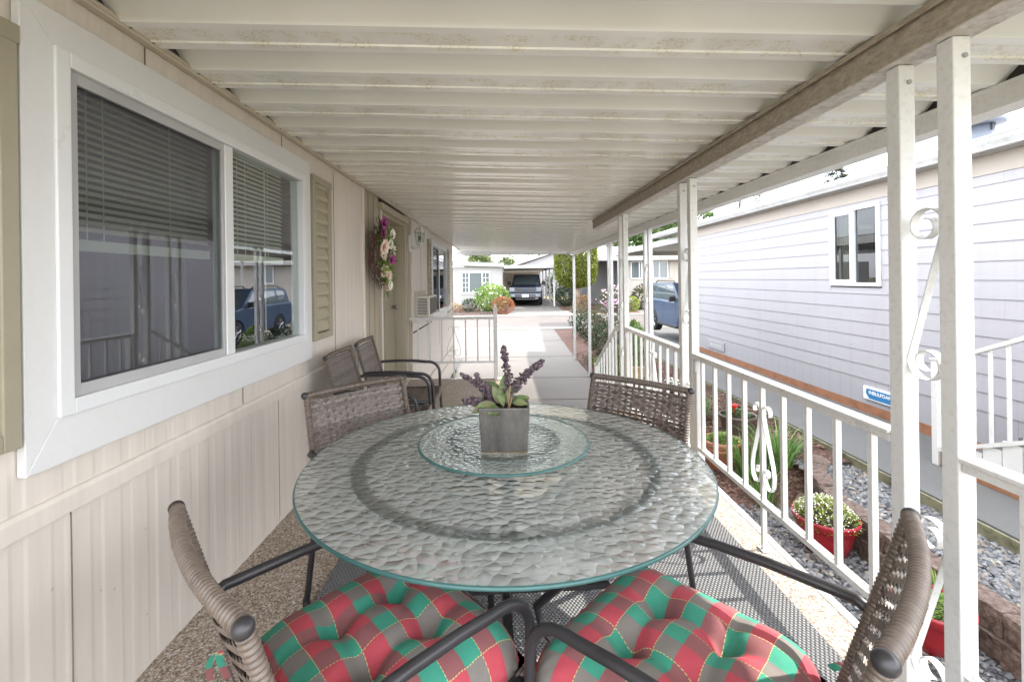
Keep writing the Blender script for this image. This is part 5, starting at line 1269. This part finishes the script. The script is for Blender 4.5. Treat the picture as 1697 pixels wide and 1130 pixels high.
while y > 2.3:
    m_ = MB(); m_.box(4.309, 4.331, y-.011, y+.011, zr(y)-.845, zr(y)-.015); m_.build('baluster', M['white_rail'], hr, world=True); y -= .145

# ================================================================== VEHICLES
def arch(cy, r, z0, n=9): return [(cy+r*cos(pi-pi*i/n), z0+r*sin(pi*i/n)) for i in range(n+1)]
def vehicle(t_, L, Wd, body, cabin, wheels, wr_, mat, belt, tum=.16, glass_side=(), gm='car_glass'):
    "local: x across, nose towards -y. body: side outline (y,z); cabin: outline (y,z) from belt line up"
    mb = MB(); n = len(body)
    h = Wd/2; xs_ = [(-h+.0, 0), (-h*.93, 1), (h*.93, 1), (h, 0)]
    cyc, czc = sum(p[0] for p in body)/n, sum(p[1] for p in body)/n
    rings = []
    for x, ins in ((-h+.0, .05), (-h-.0+.035, 0), (h-.035, 0), (h, .05)):
        ring = []
        for (y, z) in body:
            if ins: y2, z2 = y*(1-.022), z-(.035 if z > belt-.25 else 0)
            else: y2, z2 = y, z
            ring.append((x, y2, z2))
        rings.append(ring)
    vs = [p for r_ in rings for p in r_]; fs = []
    for k in range(3):
        for i in range(n): j = (i+1) % n; fs.append((k*n+i, k*n+j, (k+1)*n+j, (k+1)*n+i))
    fs.append(tuple(range(n))[::-1]); fs.append(tuple(3*n+i for i in range(n)))
    mb.add(vs, fs); mb.build('body', mat, t_, bevel=.02, smooth=False)
    m = len(cabin); mb = MB(); zb = min(z for y, z in cabin); zt = max(z for y, z in cabin)
    def hw(z): return h*.965-(z-zb)*tum-.03
    vs = [(-hw(z), y, z) for y, z in cabin]+[(hw(z), y, z) for y, z in cabin]
    mb.add(vs, [tuple(range(m))[::-1], tuple(range(m, 2*m))]+[(i, (i+1) % m, m+(i+1) % m, m+i) for i in range(m)]); mb.build('cabin', mat, t_, bevel=.03)
    for s_ in (-1, 1):
        for q in glass_side:
            mb = MB(); vs = [(s_*(hw(z)+.004), y, z) for y, z in q]+[(s_*(hw(z)-.01), y, z) for y, z in q]; k = len(q)
            mb.add(vs, [tuple(range(k)), tuple(range(k, 2*k))[::-1]]+[(i, (i+1) % k, k+(i+1) % k, k+i) for i in range(k)]); mb.build('side_window', M['car_pane'], t_)
    for (y, s_) in [(y, s_) for y in wheels for s_ in (-1, 1)]:
        mb = MB(); mb.lathe([(wr_*.62, -.11), (wr_*.9, -.12), (wr_, -.09), (wr_, .09), (wr_*.9, .12), (wr_*.62, .11)], n=28, close=False)
        for i, v in enumerate(mb.v): mb.v[i] = (s_*(h-.11)+v[2], y+v[0], wr_+v[1])
        w_ = mb.build('wheel', M['rubber'], t_, smooth=True)
        mb = MB(); X = s_*(h+.0)
        c = (X-s_*.03, y, wr_)
        vs = [(c[0], c[1]+wr_*.64*cos(2*pi*k/28), c[2]+wr_*.64*sin(2*pi*k/28)) for k in range(28)]; mb.add(vs, [tuple(range(28))])
        rim_back = mb.build('wheel_well', M['black'], None); rim_back.parent = w_
        mb = MB(); mb.tube([(X-s_*.02, y+wr_*.62*cos(2*pi*k/28), wr_+wr_*.62*sin(2*pi*k/28)) for k in range(29)], .018, 6)
        for k in range(5):
            a = 2*pi*k/5+.3; mb.tube([(X-s_*.005, y, wr_), (X-s_*.012, y+wr_*.6*cos(a), wr_+wr_*.6*sin(a))], .028, 6)
        mb.ico((X-s_*.005, y, wr_), .05, 1, 1); mb.build('rim', M['rim'], None).parent = w_
def car_pane_mat():
    t = NT('car_pane'); t.set((.10, .13, .14), .03, 0); t.b.inputs['Specular IOR Level'].default_value = 1; t.b.inputs['Coat Weight'].default_value = 1; return t.m
M['car_pane'] = car_pane_mat(); M['trim_black'] = paint('black_plastic', (.03, .03, .03), .5, .1)
# SUV, nose towards the camera (-y)
suv = thing('parked_suv', 'blue compact SUV with roof rails parked under the carport beyond the grey house', 'car', (6.2, 14.6, -.52))
SW = 1.80
bodyp = [(-2.18, .42), (-2.20, .70), (-2.10, .92), (-1.9, 1.00), (-1.0, 1.10), (2.12, 1.14), (2.2, 1.0), (2.22, .45), (2.1, .33)]+[(p[0], p[1]) for p in reversed(arch(1.27, .41, .34))]+[(.8, .30), (-.85, .30)]+[(p[0], p[1]) for p in reversed(arch(-1.33, .41, .34))]+[(-1.85, .32)]
cabp = [(-.98, 1.06), (-.30, 1.60), (-.1, 1.66), (1.8, 1.66), (2.0, 1.58), (2.14, 1.08)]
gl = [[(-.72, 1.14), (-.22, 1.55), (.28, 1.57), (.28, 1.14)], [(.36, 1.14), (.36, 1.57), (1.12, 1.57), (1.22, 1.14)], [(1.32, 1.14), (1.22, 1.57), (1.75, 1.55), (1.92, 1.16)]]
vehicle(suv, 4.4, SW, bodyp, cabp, (-1.33, 1.27), .36, M['suv_blue'], 1.1, glass_side=gl)
for s_ in (-1, 1):
    mb = MB(); mb.tube([(s_*.62, -.05, 1.665), (s_*.62, .05, 1.73), (s_*.62, 1.6, 1.73), (s_*.62, 1.75, 1.665)], .02, 6); mb.build('roof_rail', M['trim_black'], suv)
    mb = MB(); mb.box(s_*.87, s_*1.06, -.72, -.60, 1.10, 1.26); mb.box(s_*.84, s_*.9, -.70, -.62, 1.12, 1.16); mb.build('mirror', M['trim_black'], suv, bevel=.02)
    for y in (.18, 1.12): mb = MB(); mb.box(s_*.905, s_*.925, y, y+.16, .98, 1.02); mb.build('door_handle', M['suv_blue'], suv, bevel=.005)
    mb = MB(); 
    for y in (-.80, .31, 1.2): mb.box(s_*.9, s_*.902, y-.005, y+.005, .42, 1.06)
    mb.build('door_gap', M['black'], suv)
    mb = MB(); mb.box(s_*.86, s_*.93, -.88, .80, .28, .36); mb.build('sill', M['trim_black'], suv, bevel=.01)
    mb = MB(); mb.box(s_*.55, s_*.82, -2.21, -2.0, .78, .92); mb.build('headlight', M['lens'], suv, bevel=.02)
mb = MB(); mb.box(-.5, .5, -2.215, -2.15, .62, .86); mb.build('grille', M['trim_black'], suv, bevel=.01)
mb = MB(); mb.add([(-.74, -.955, 1.10), (.74, -.955, 1.10), (.64, -.36, 1.575), (-.64, -.36, 1.575)], [(0, 1, 2, 3)]); mb.build('windscreen', M['car_pane'], suv)
mb = MB(); 
for x in (-.5, .5): mb.box(x-.62, x+.62, .3, .34, 1.735, 1.75)
# pickup, front towards camera
tk = thing('parked_pickup', 'dark blue pickup truck with a chrome grille facing the street in the open carport', 'car', (1.62, 30.1, -.285), R(-5))
TW = 2.0
bodyp = [(-2.85, .50), (-2.88, .95), (-2.75, 1.12), (-2.4, 1.18), (-1.2, 1.22), (2.8, 1.24), (2.85, .6), (2.7, .5)]+[(p[0], p[1]) for p in reversed(arch(1.7, .46, .45))]+[(1.1, .42), (-1.4, .42)]+[(p[0], p[1]) for p in reversed(arch(-1.95, .46, .45))]+[(-2.5, .45)]
cabp = [(-1.3, 1.18), (-.60, 1.82), (-.4, 1.90), (.9, 1.90), (1.05, 1.84), (1.2, 1.2)]
gl = [[(-1.0, 1.27), (-.45, 1.78), (.1, 1.80), (.1, 1.27)], [(.2, 1.27), (.2, 1.80), (.85, 1.80), (.95, 1.27)]]
vehicle(tk, 5.8, TW, bodyp, cabp, (-1.95, 1.7), .41, M['truck_blue'], 1.2, glass_side=gl)
mb = MB(); mb.add([(-.84, -1.285, 1.235), (.84, -1.285, 1.235), (.72, -.64, 1.82), (-.72, -.64, 1.82)], [(0, 1, 2, 3)]); mb.build('windscreen', M['car_pane'], tk)
mb = MB(); mb.box(-.60, .60, -2.93, -2.86, .80, 1.10); g_o = mb.build('grille', M['trim_black'], tk, bevel=.01)
mb = MB()
for z in (.84, .92, 1.0, 1.07): mb.box(-.57, .57, -2.95, -2.93, z-.022, z+.022)
mb.box(-.62, -.57, -2.955, -2.93, .79, 1.11); mb.box(.57, .62, -2.955, -2.93, .79, 1.11); mb.build('grille_bar', M['chrome'], None).parent = g_o
mb = MB(); mb.lathe([(.001, 0), (.13, 0), (.13, .02), (.001, .02)], n=24)
for i, v in enumerate(mb.v): mb.v[i] = (v[0], -2.955-v[2], .955+v[1]*.42)
mb.build('oval_badge', M['suv_blue'], None).parent = g_o
for s_ in (-1, 1):
    mb = MB(); mb.box(s_*.64, s_*.97, -2.91, -2.6, .84, 1.10); mb.build('headlight', M['lens'], tk, bevel=.03)
    mb = MB(); mb.box(s_*1.0, s_*1.22, -1.12, -1.0, 1.22, 1.46); mb.box(s_*.95, s_*1.02, -1.1, -1.02, 1.28, 1.34); mb.build('mirror', M['trim_black'], tk, bevel=.02)
    mb = MB(); mb.box(s_*.62, s_*.86, -3.04, -3.02, .55, .68); mb.build('fog_lamp', M['lens'], tk, bevel=.01)
mb = MB(); mb.box(-.98, .98, -3.02, -2.8, .48, .74); mb.build('bumper', M['chrome'], tk, bevel=.04)
mb = MB(); mb.box(-.20, .20, -3.035, -3.021, .52, .68); mb.build('number_plate', M['foam'], tk)
mb = MB(); mb.box(-.6, .6, -2.98, -2.86, .34, .47); mb.build('lower_valance', M['trim_black'], tk, bevel=.02)

# ================================================================== HOUSES ACROSS THE STREET
def clap(mb, x0, x1, y, z0, z1, e=.11):
    z = z0; pts = []
    while z < z1-.005: pts += [(y-.012, z), (y-.002, min(z+e, z1))]; z += e
    n = len(pts); return mb.add([(x, p, q) for x in (x0, x1) for p, q in pts], [(i, i+1, n+i+1, n+i)[::-1] for i in range(n-1)])
def simple_window(parent, x0, x1, z0, z1, y, bars=(), hbars=(), f=.06):
    mb = MB(); mb.box(x0-f, x1+f, y-.05, y, z0-f, z0); mb.box(x0-f, x1+f, y-.05, y, z1, z1+f); mb.box(x0-f, x0, y-.05, y, z0, z1); mb.box(x1, x1+f, y-.05, y, z0, z1)
    for b in bars: mb.box(b[0]-b[1], b[0]+b[1], y-.045, y, z0, z1)
    for (a, b, z) in hbars: mb.box(a, b, y-.035, y-.01, z-.012, z+.012)
    w = mb.build('window', M['vinyl'], parent, world=True)
    m2 = MB(); m2.box(x0, x1, y-.012, y-.006, z0, z1); subp(m2, 'pane', M['far_pane'], w, parent); return w
t = NT('far_pane'); t.set((.10, .125, .13), .05); t.b.inputs['Specular IOR Level'].default_value = .9; M['far_pane'] = t.m
hl = thing('house', 'white lap-sided low house with a three-part window across the street on the left', 'house', (-4, 29, -.4))
mb = MB(); clap(mb, -12, 0, 27.0, -.5, 2.10); mb.build('wall', M['far_white'], hl, world=True)
mb = MB(); mb.box(-12, 0, 27.0, 27.2, -.5, 2.1); mb.box(-.2, 0, 27.2, 38, -.5, 2.05); mb.build('wall_core', M['lap_far'], hl, world=True)
mb = MB(); mb.prism([(-12.3, 2.9), (-12.3, 2.6), (0.10, 2.06), (0.10, 2.26)], 'Y', 26.7, 26.76); mb.build('fascia', M['far_white'], hl, world=True)
mb = MB(); mb.prism([(-12.3, 2.905), (0.10, 2.265), (0.10, 2.29), (-12.3, 2.93)], 'Y', 26.68, 38.2); mb.build('roof', M['roof_grey'], hl, world=True)
simple_window(hl, -2.42, -.82, .58, 1.72, 26.985, bars=((-2.02, .035), (-1.22, .035)), hbars=[(a, b, z) for a, b in ((-2.42, -2.02), (-1.22, -.82)) for z in (.87, 1.15, 1.43)], f=.09)
mb = MB(); 
for x in (-2.22, -1.02): mb.box(x-.012, x+.012, 26.935, 26.97, .58, 1.72)
mb.build('muntin', M['vinyl'], hl, world=True)
sg = thing('house_number_sign', 'tiny teal house number sign on the white siding left of the pickup', 'sign', (-.42, 26.97, .93))
mb = MB(); mb.box(-.13, .13, -.015, 0, -.07, .07); mb.build('plate', M['sign_teal'], sg)
RF = Matrix(((1, 0, 0, 0), (0, 0, -1, 0), (0, 1, 0, 0), (0, 0, 0, 1)))
text('18', .12, sg, (0, -.018, 0), RF, M['foam'], ext=.001)
cp = thing('carport', 'open white carport with thin posts over the dark blue pickup', 'carport', (1.6, 32, -.3))
mb = MB(); mb.box(.11, 3.2, 26.6, 38, 2.00, 2.08); mb.build('roof', M['far_white'], cp, world=True)
mb = MB(); mb.box(.11, 3.25, 26.52, 26.6, 1.96, 2.14); mb.box(3.2, 3.25, 26.6, 38, 1.94, 2.12); mb.build('fascia', M['gutter'], cp, world=True)
for k in range(5):
    mb = MB(); mb.box(3.06, 3.15, 27.2+2.5*k, 27.29+2.5*k, -.35, 2.0); mb.build('post', M['white'], cp, world=True)
mb = MB(); clap(mb, 0, 3.2, 38.1, -.4, 2.1, .2); mb.build('back_wall', M['lap_beige'], cp, world=True)
hg = thing('house', 'pale grey gabled house in the background behind the carport posts', 'house', (5.5, 42, -.3))
mb = MB(); mb.prism([(1.0, -.4), (9.5, -.4), (9.5, 3.1), (5.2, 3.75), (1.0, 2.35)], 'Y', 41, 48); mb.build('wall', M['skirt'], hg, world=True)
mb = MB(); mb.prism([(.6, 2.35), (5.2, 3.80), (10, 3.0), (10, 3.2), (5.2, 4.02), (.6, 2.55)], 'Y', 40.6, 48.5); mb.build('roof', M['far_white'], hg, world=True)
mb = MB(); 
hr2 = thing('house', 'beige house with shuttered twin windows across the street behind the blue SUV', 'house', (10, 28, -.4))
mb = MB(); clap(mb, 6.9, 18, 26.0, -.5, 2.35, .13); mb.build('wall', M['lap_far'], hr2, world=True)
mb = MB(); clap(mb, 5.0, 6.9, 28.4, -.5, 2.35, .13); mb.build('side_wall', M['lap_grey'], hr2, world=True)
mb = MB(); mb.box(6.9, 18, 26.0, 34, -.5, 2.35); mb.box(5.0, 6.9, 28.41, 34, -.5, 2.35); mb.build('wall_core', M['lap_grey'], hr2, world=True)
mb = MB(); mb.prism([(25.4, 2.35), (25.4, 2.48), (30, 3.4), (34.5, 2.5), (34.5, 2.35)], 'X', 4.7, 18.4); mb.build('roof', M['roof_grey'], hr2, world=True)
mb = MB(); mb.box(4.6, 18.4, 25.34, 25.40, 2.30, 2.50); mb.build('gutter', M['far_white'], hr2, world=True)
simple_window(hr2, 7.45, 8.0, 1.3, 2.22, 25.98, bars=((7.9, .03),)); simple_window(hr2, 8.7, 9.5, 1.3, 2.22, 25.98, bars=((9.05, .03),))
simple_window(hr2, 10.7, 11.6, 1.3, 2.22, 25.98, bars=((11.15, .03),))
for x in (7.12, 8.2, 9.75): mb = MB(); mb.box(x-.13, x+.13, 25.93, 25.985, 1.25, 2.27); mb.build('shutter', M['lap_beige'], hr2, world=True)
hb = thing('house', 'grey roofed house in the gap beyond the mulch bed, behind the clipped topiary', 'house', (22, 33, -.4))
mb = MB(); mb.box(19.5, 34, 27, 36, -.5, 2.3); mb.build('wall', M['lap_grey'], hb, world=True); mb = MB(); mb.prism([(26.5, 2.3), (26.5, 2.45), (31.5, 3.5), (36.5, 2.45), (36.5, 2.3)], 'X', 19, 34.5); mb.build('roof', M['roof_grey'], hb, world=True)
hb['label'] = 'far grey-roofed house, seen only in slivers past the neighbouring carport'

# ================================================================== PLANTS ACROSS THE STREET
bush('shrub', 'big yellow-green shrub with white blossoms in front of the white house window', -.62, 25.0, .95, .8, 1.55, 2600, .13, M['leaf_bright'], 61, flowers=M['flower_white'], nf=60, fsz=.055)
bush('shrub', 'small dark green bush left of the big blossoming shrub', -1.85, 24.9, .38, .4, .75, 700, .09, M['leaf_dark'], 62)
bush('shrub', 'rounded rusty orange shrub at the kerb beside the pickup drive', .02, 23.95, .60, .55, .92, 2200, .06, M['leaf_orange'], 63, lump=.06, fill=.8)
bush('shrub', 'dry straw-coloured grasses at the foot of the white house wall', -2.75, 24.8, .55, .4, .5, 500, .10, M['leaf_straw'], 64)
bush('shrub', 'dense dark green hedge to the right of the carport posts', 3.95, 27.6, .75, .7, 1.25, 2400, .09, M['leaf_dark'], 65, lump=.12)
bush('shrub', 'tall mid-green bushes behind the carport posts', 3.95, 33.0, .85, .8, 2.1, 1800, .12, M['leaf_mid'], 66)
bush('shrub', 'orange-tan ornamental grass mound beside the topiary trunk', 4.45, 25.2, .52, .45, .85, 1300, .09, M['leaf_straw'], 67, lump=.1)
bush('shrub', 'shrub covered in lavender pink blossom before the grey siding', 6.15, 24.7, .85, .6, 1.30, 1500, .10, M['leaf_mid'], 68, flowers=M['flower_pink'], nf=260, fsz=.055)
bush('shrub', 'round yellow-green shrub under the beige house windows', 6.95, 24.3, .40, .4, .82, 1600, .055, M['leaf_yellow'], 69, lump=.05, fill=.8)
bush('shrub', 'greyish big-leaved shrub between the round yellow shrub and the blue SUV', 7.6, 24.9, .40, .4, 1.3, 300, .20, M['leaf_olive'], 70)
bush('shrub', 'low brown-green heather by the kerb below the ornamental grass', 4.0, 24.0, .45, .4, .42, 700, .06, M['leaf_olive'], 71)
mb = MB(); rg = random.Random(2)
for (x, y, r_, lb) in ((3.75, 24.4, .18, 'pale rock at the kerb left of the heather, across the street'), (4.1, 24.9, .14, 'smallest pale rock, under the topiary trunk'), (5.4, 24.2, .22, 'largest pale rock, nearest the lavender pink blossom'), (5.7, 24.6, .15, 'small pale rock tucked behind the largest one across the street')):
    m_ = MB(); m_.stone((0, 0, r_*.3), r_, rg); o = m_.build('rock', M['path'], loc=(x, y, G(x, y)+.03)); tag(o, lb, 'rock')

def tree(name, label, x, y, z0, z1, rx, ry, n, L, mat, seed, trunk_h=1.0, tr=.12, lump=.35, group=None, tmat='bark', fill=.45, boxy=0, floor=.0):
    t_ = thing(name, label, 'tree', (x, y, G(x, y)), group=group); r_ = random.Random(seed); g = G(x, y)
    mb = MB(); i = 0
    while i < n:
        d = Vector((r_.gauss(0, 1), r_.gauss(0, 1), r_.gauss(0, 1))).normalized(); k = 1+lump*1.6*noise.noise(d*2.1+Vector((seed*1.7, 0, 0)))+lump*.7*noise.noise(d*5.5+Vector((0, seed, 0)))
        if boxy: q4 = (abs(d.x)**4+abs(d.y)**4+abs(d.z)**4)**.25; k *= 1+boxy*(1/q4-1)
        q = (fill+(1-fill)*r_.random()**.5)*k
        p = Vector((d.x*q*rx, d.y*q*ry, (z0+z1)/2-g+d.z*q*(z1-z0)/2)); mb.leaf(p, d+Vector((r_.uniform(-1, 1), r_.uniform(-1, 1), r_.uniform(-.8, .6))), d, L*r_.uniform(.6, 1.3), L*.6); i += 1
    mb.build('crown', mat, t_)
    mb = MB(); mb.tube([(0, 0, -.1), (.03, 0, (z0-g)*.6), (0, .02, (z0-g)+.3*(z1-z0)), (0, 0, (z0-g)+.75*(z1-z0))], lambda i: tr*(1.3, 1, .7, .2)[i], 9)
    for k in range(6):
        a = 2*pi*k/6+r_.random(); zb = (z0-g)+.1*(z1-z0); mb.tube([(0, 0, zb), (rx*.35*cos(a), ry*.35*sin(a), zb+.2*(z1-z0)), (rx*.65*cos(a), ry*.65*sin(a), zb+.4*(z1-z0))], lambda i: tr*(.5, .35, .12)[i], 6)
    mb.build('trunk', M[tmat], t_); return t_
tree('topiary_tree', 'large clipped yellow-green topiary on a bare forked trunk across the street', 4.12, 25.3, .85, 4.1, 1.12, 1.05, 17000, .13, M['leaf_cone'], 81, tr=.20, lump=.03, boxy=.75, fill=.86, tmat='grey_bark')
def conifer(label, x, y, h, r_, n, seed, group=None, mat='conifer', name='conifer_tree', bare=0):
    g = G(x, y) if y < 31 else -.25
    t_ = thing(name, label, 'tree', (x, y, g), group=group); q = random.Random(seed); mb = MB(); br = MB()
    tiers = int(h*(4 if h > 9 else 2.2))
    for k in range(tiers):
        zc = h*(.12+.88*(k/tiers)); R0 = r_*(1-(k/tiers))**.8*q.uniform(.75, 1.15)+.08
        for b in range(q.randint(4, 6)):
            a = q.uniform(0, 2*pi); LL = R0*q.uniform(.6, 1.1); tip = Vector((cos(a)*LL, sin(a)*LL, zc-LL*.22)); br.tube([(0, 0, zc), tuple(tip)], .02, 4, cap=False)
            for i in range(max(3, int(n/tiers/5))):
                u = q.uniform(.15, 1); p = Vector((0, 0, zc)).lerp(tip, u)+Vector((q.gauss(0, .09), q.gauss(0, .09), q.gauss(0, .07)))*(.6+LL*.5); mb.leaf(p, (cos(a)+q.uniform(-.8, .8), sin(a)+q.uniform(-.8, .8), -.25+q.uniform(-.3, .3)), (0, 0, 1), q.uniform(.20, .42)*(.5+.1*h/2), .10*(.6+.05*h))
    mb.build('crown', M[mat], t_); br.tube([(0, 0, -.2), (0, 0, h*.97)], lambda i: (.16, .02)[i]*h/8, 7); br.build('trunk', M['bark'], t_); return t_
far = [('yellow-green broadleaf tree above the white house roof', -3.2, 62, 5.2, 1.9, 3500, 'far_green'), ('low yellow-green tree at the end of the white house roof', .7, 66, 4.4, 1.4, 2200, 'far_green'),
       ('broad green tree seen between the two column pairs over the carport', 14.8, 52, 9.4, 2.7, 8000, 'leaf_mid'), ('second green tree right of the broad one, over the carport roof', 17.6, 50, 10.2, 2.5, 8000, 'leaf_mid'),
       ('yellowish sunlit tree beside the broad green one over the carport', 12.6, 50, 6.0, 1.3, 1500, 'far_green'), ('dense green tree just above the corner of the grey house gutter', 21.6, 50, 10.6, 2.2, 5000, 'leaf_mid')]
for i, (lb, x, y, zt, r_, n, mt) in enumerate(far): tree('broadleaf_tree', lb, x, y, .8, zt, r_, r_, n, .36, M[mt], 90+i, tr=.2, lump=.4, group='trees beyond the houses')
cf = [('small grey conifer tip at the left end of the sky gap over the white house', -5.3, 64, 5.9, 1.6, 900), ('thin conifer right of the yellow-green tree above the white house', -1.0, 66, 5.2, 1.5, 900), ('bluish conifer left of the gabled roof', 3.6, 62, 6.2, 2.0, 1500),
      ('second conifer right beside the bluish one above the gabled roof', 5.4, 64, 5.9, 2.0, 1500), ('conifer rising beside the clipped topiary under the eave', 10.8, 56, 6.4, 1.6, 700), ('conifer with open top between the green trees over the carport', 19.6, 54, 11.2, 1.8, 900),
      ('lone conifer top showing above the grey house roof', 33.6, 45, 13.0, 5.0, 6000), ('little conifer tip left above the roof ridge', 23.8, 45, 9.6, 2.0, 1600), ('slim conifer tip just right of the little one above the roof', 26.2, 46, 10.4, 2.2, 1600)]
for i, (lb, x, y, h, r_, n) in enumerate(cf): conifer(lb, x, y, h, r_, n, 120+i, group='conifers beyond the houses')
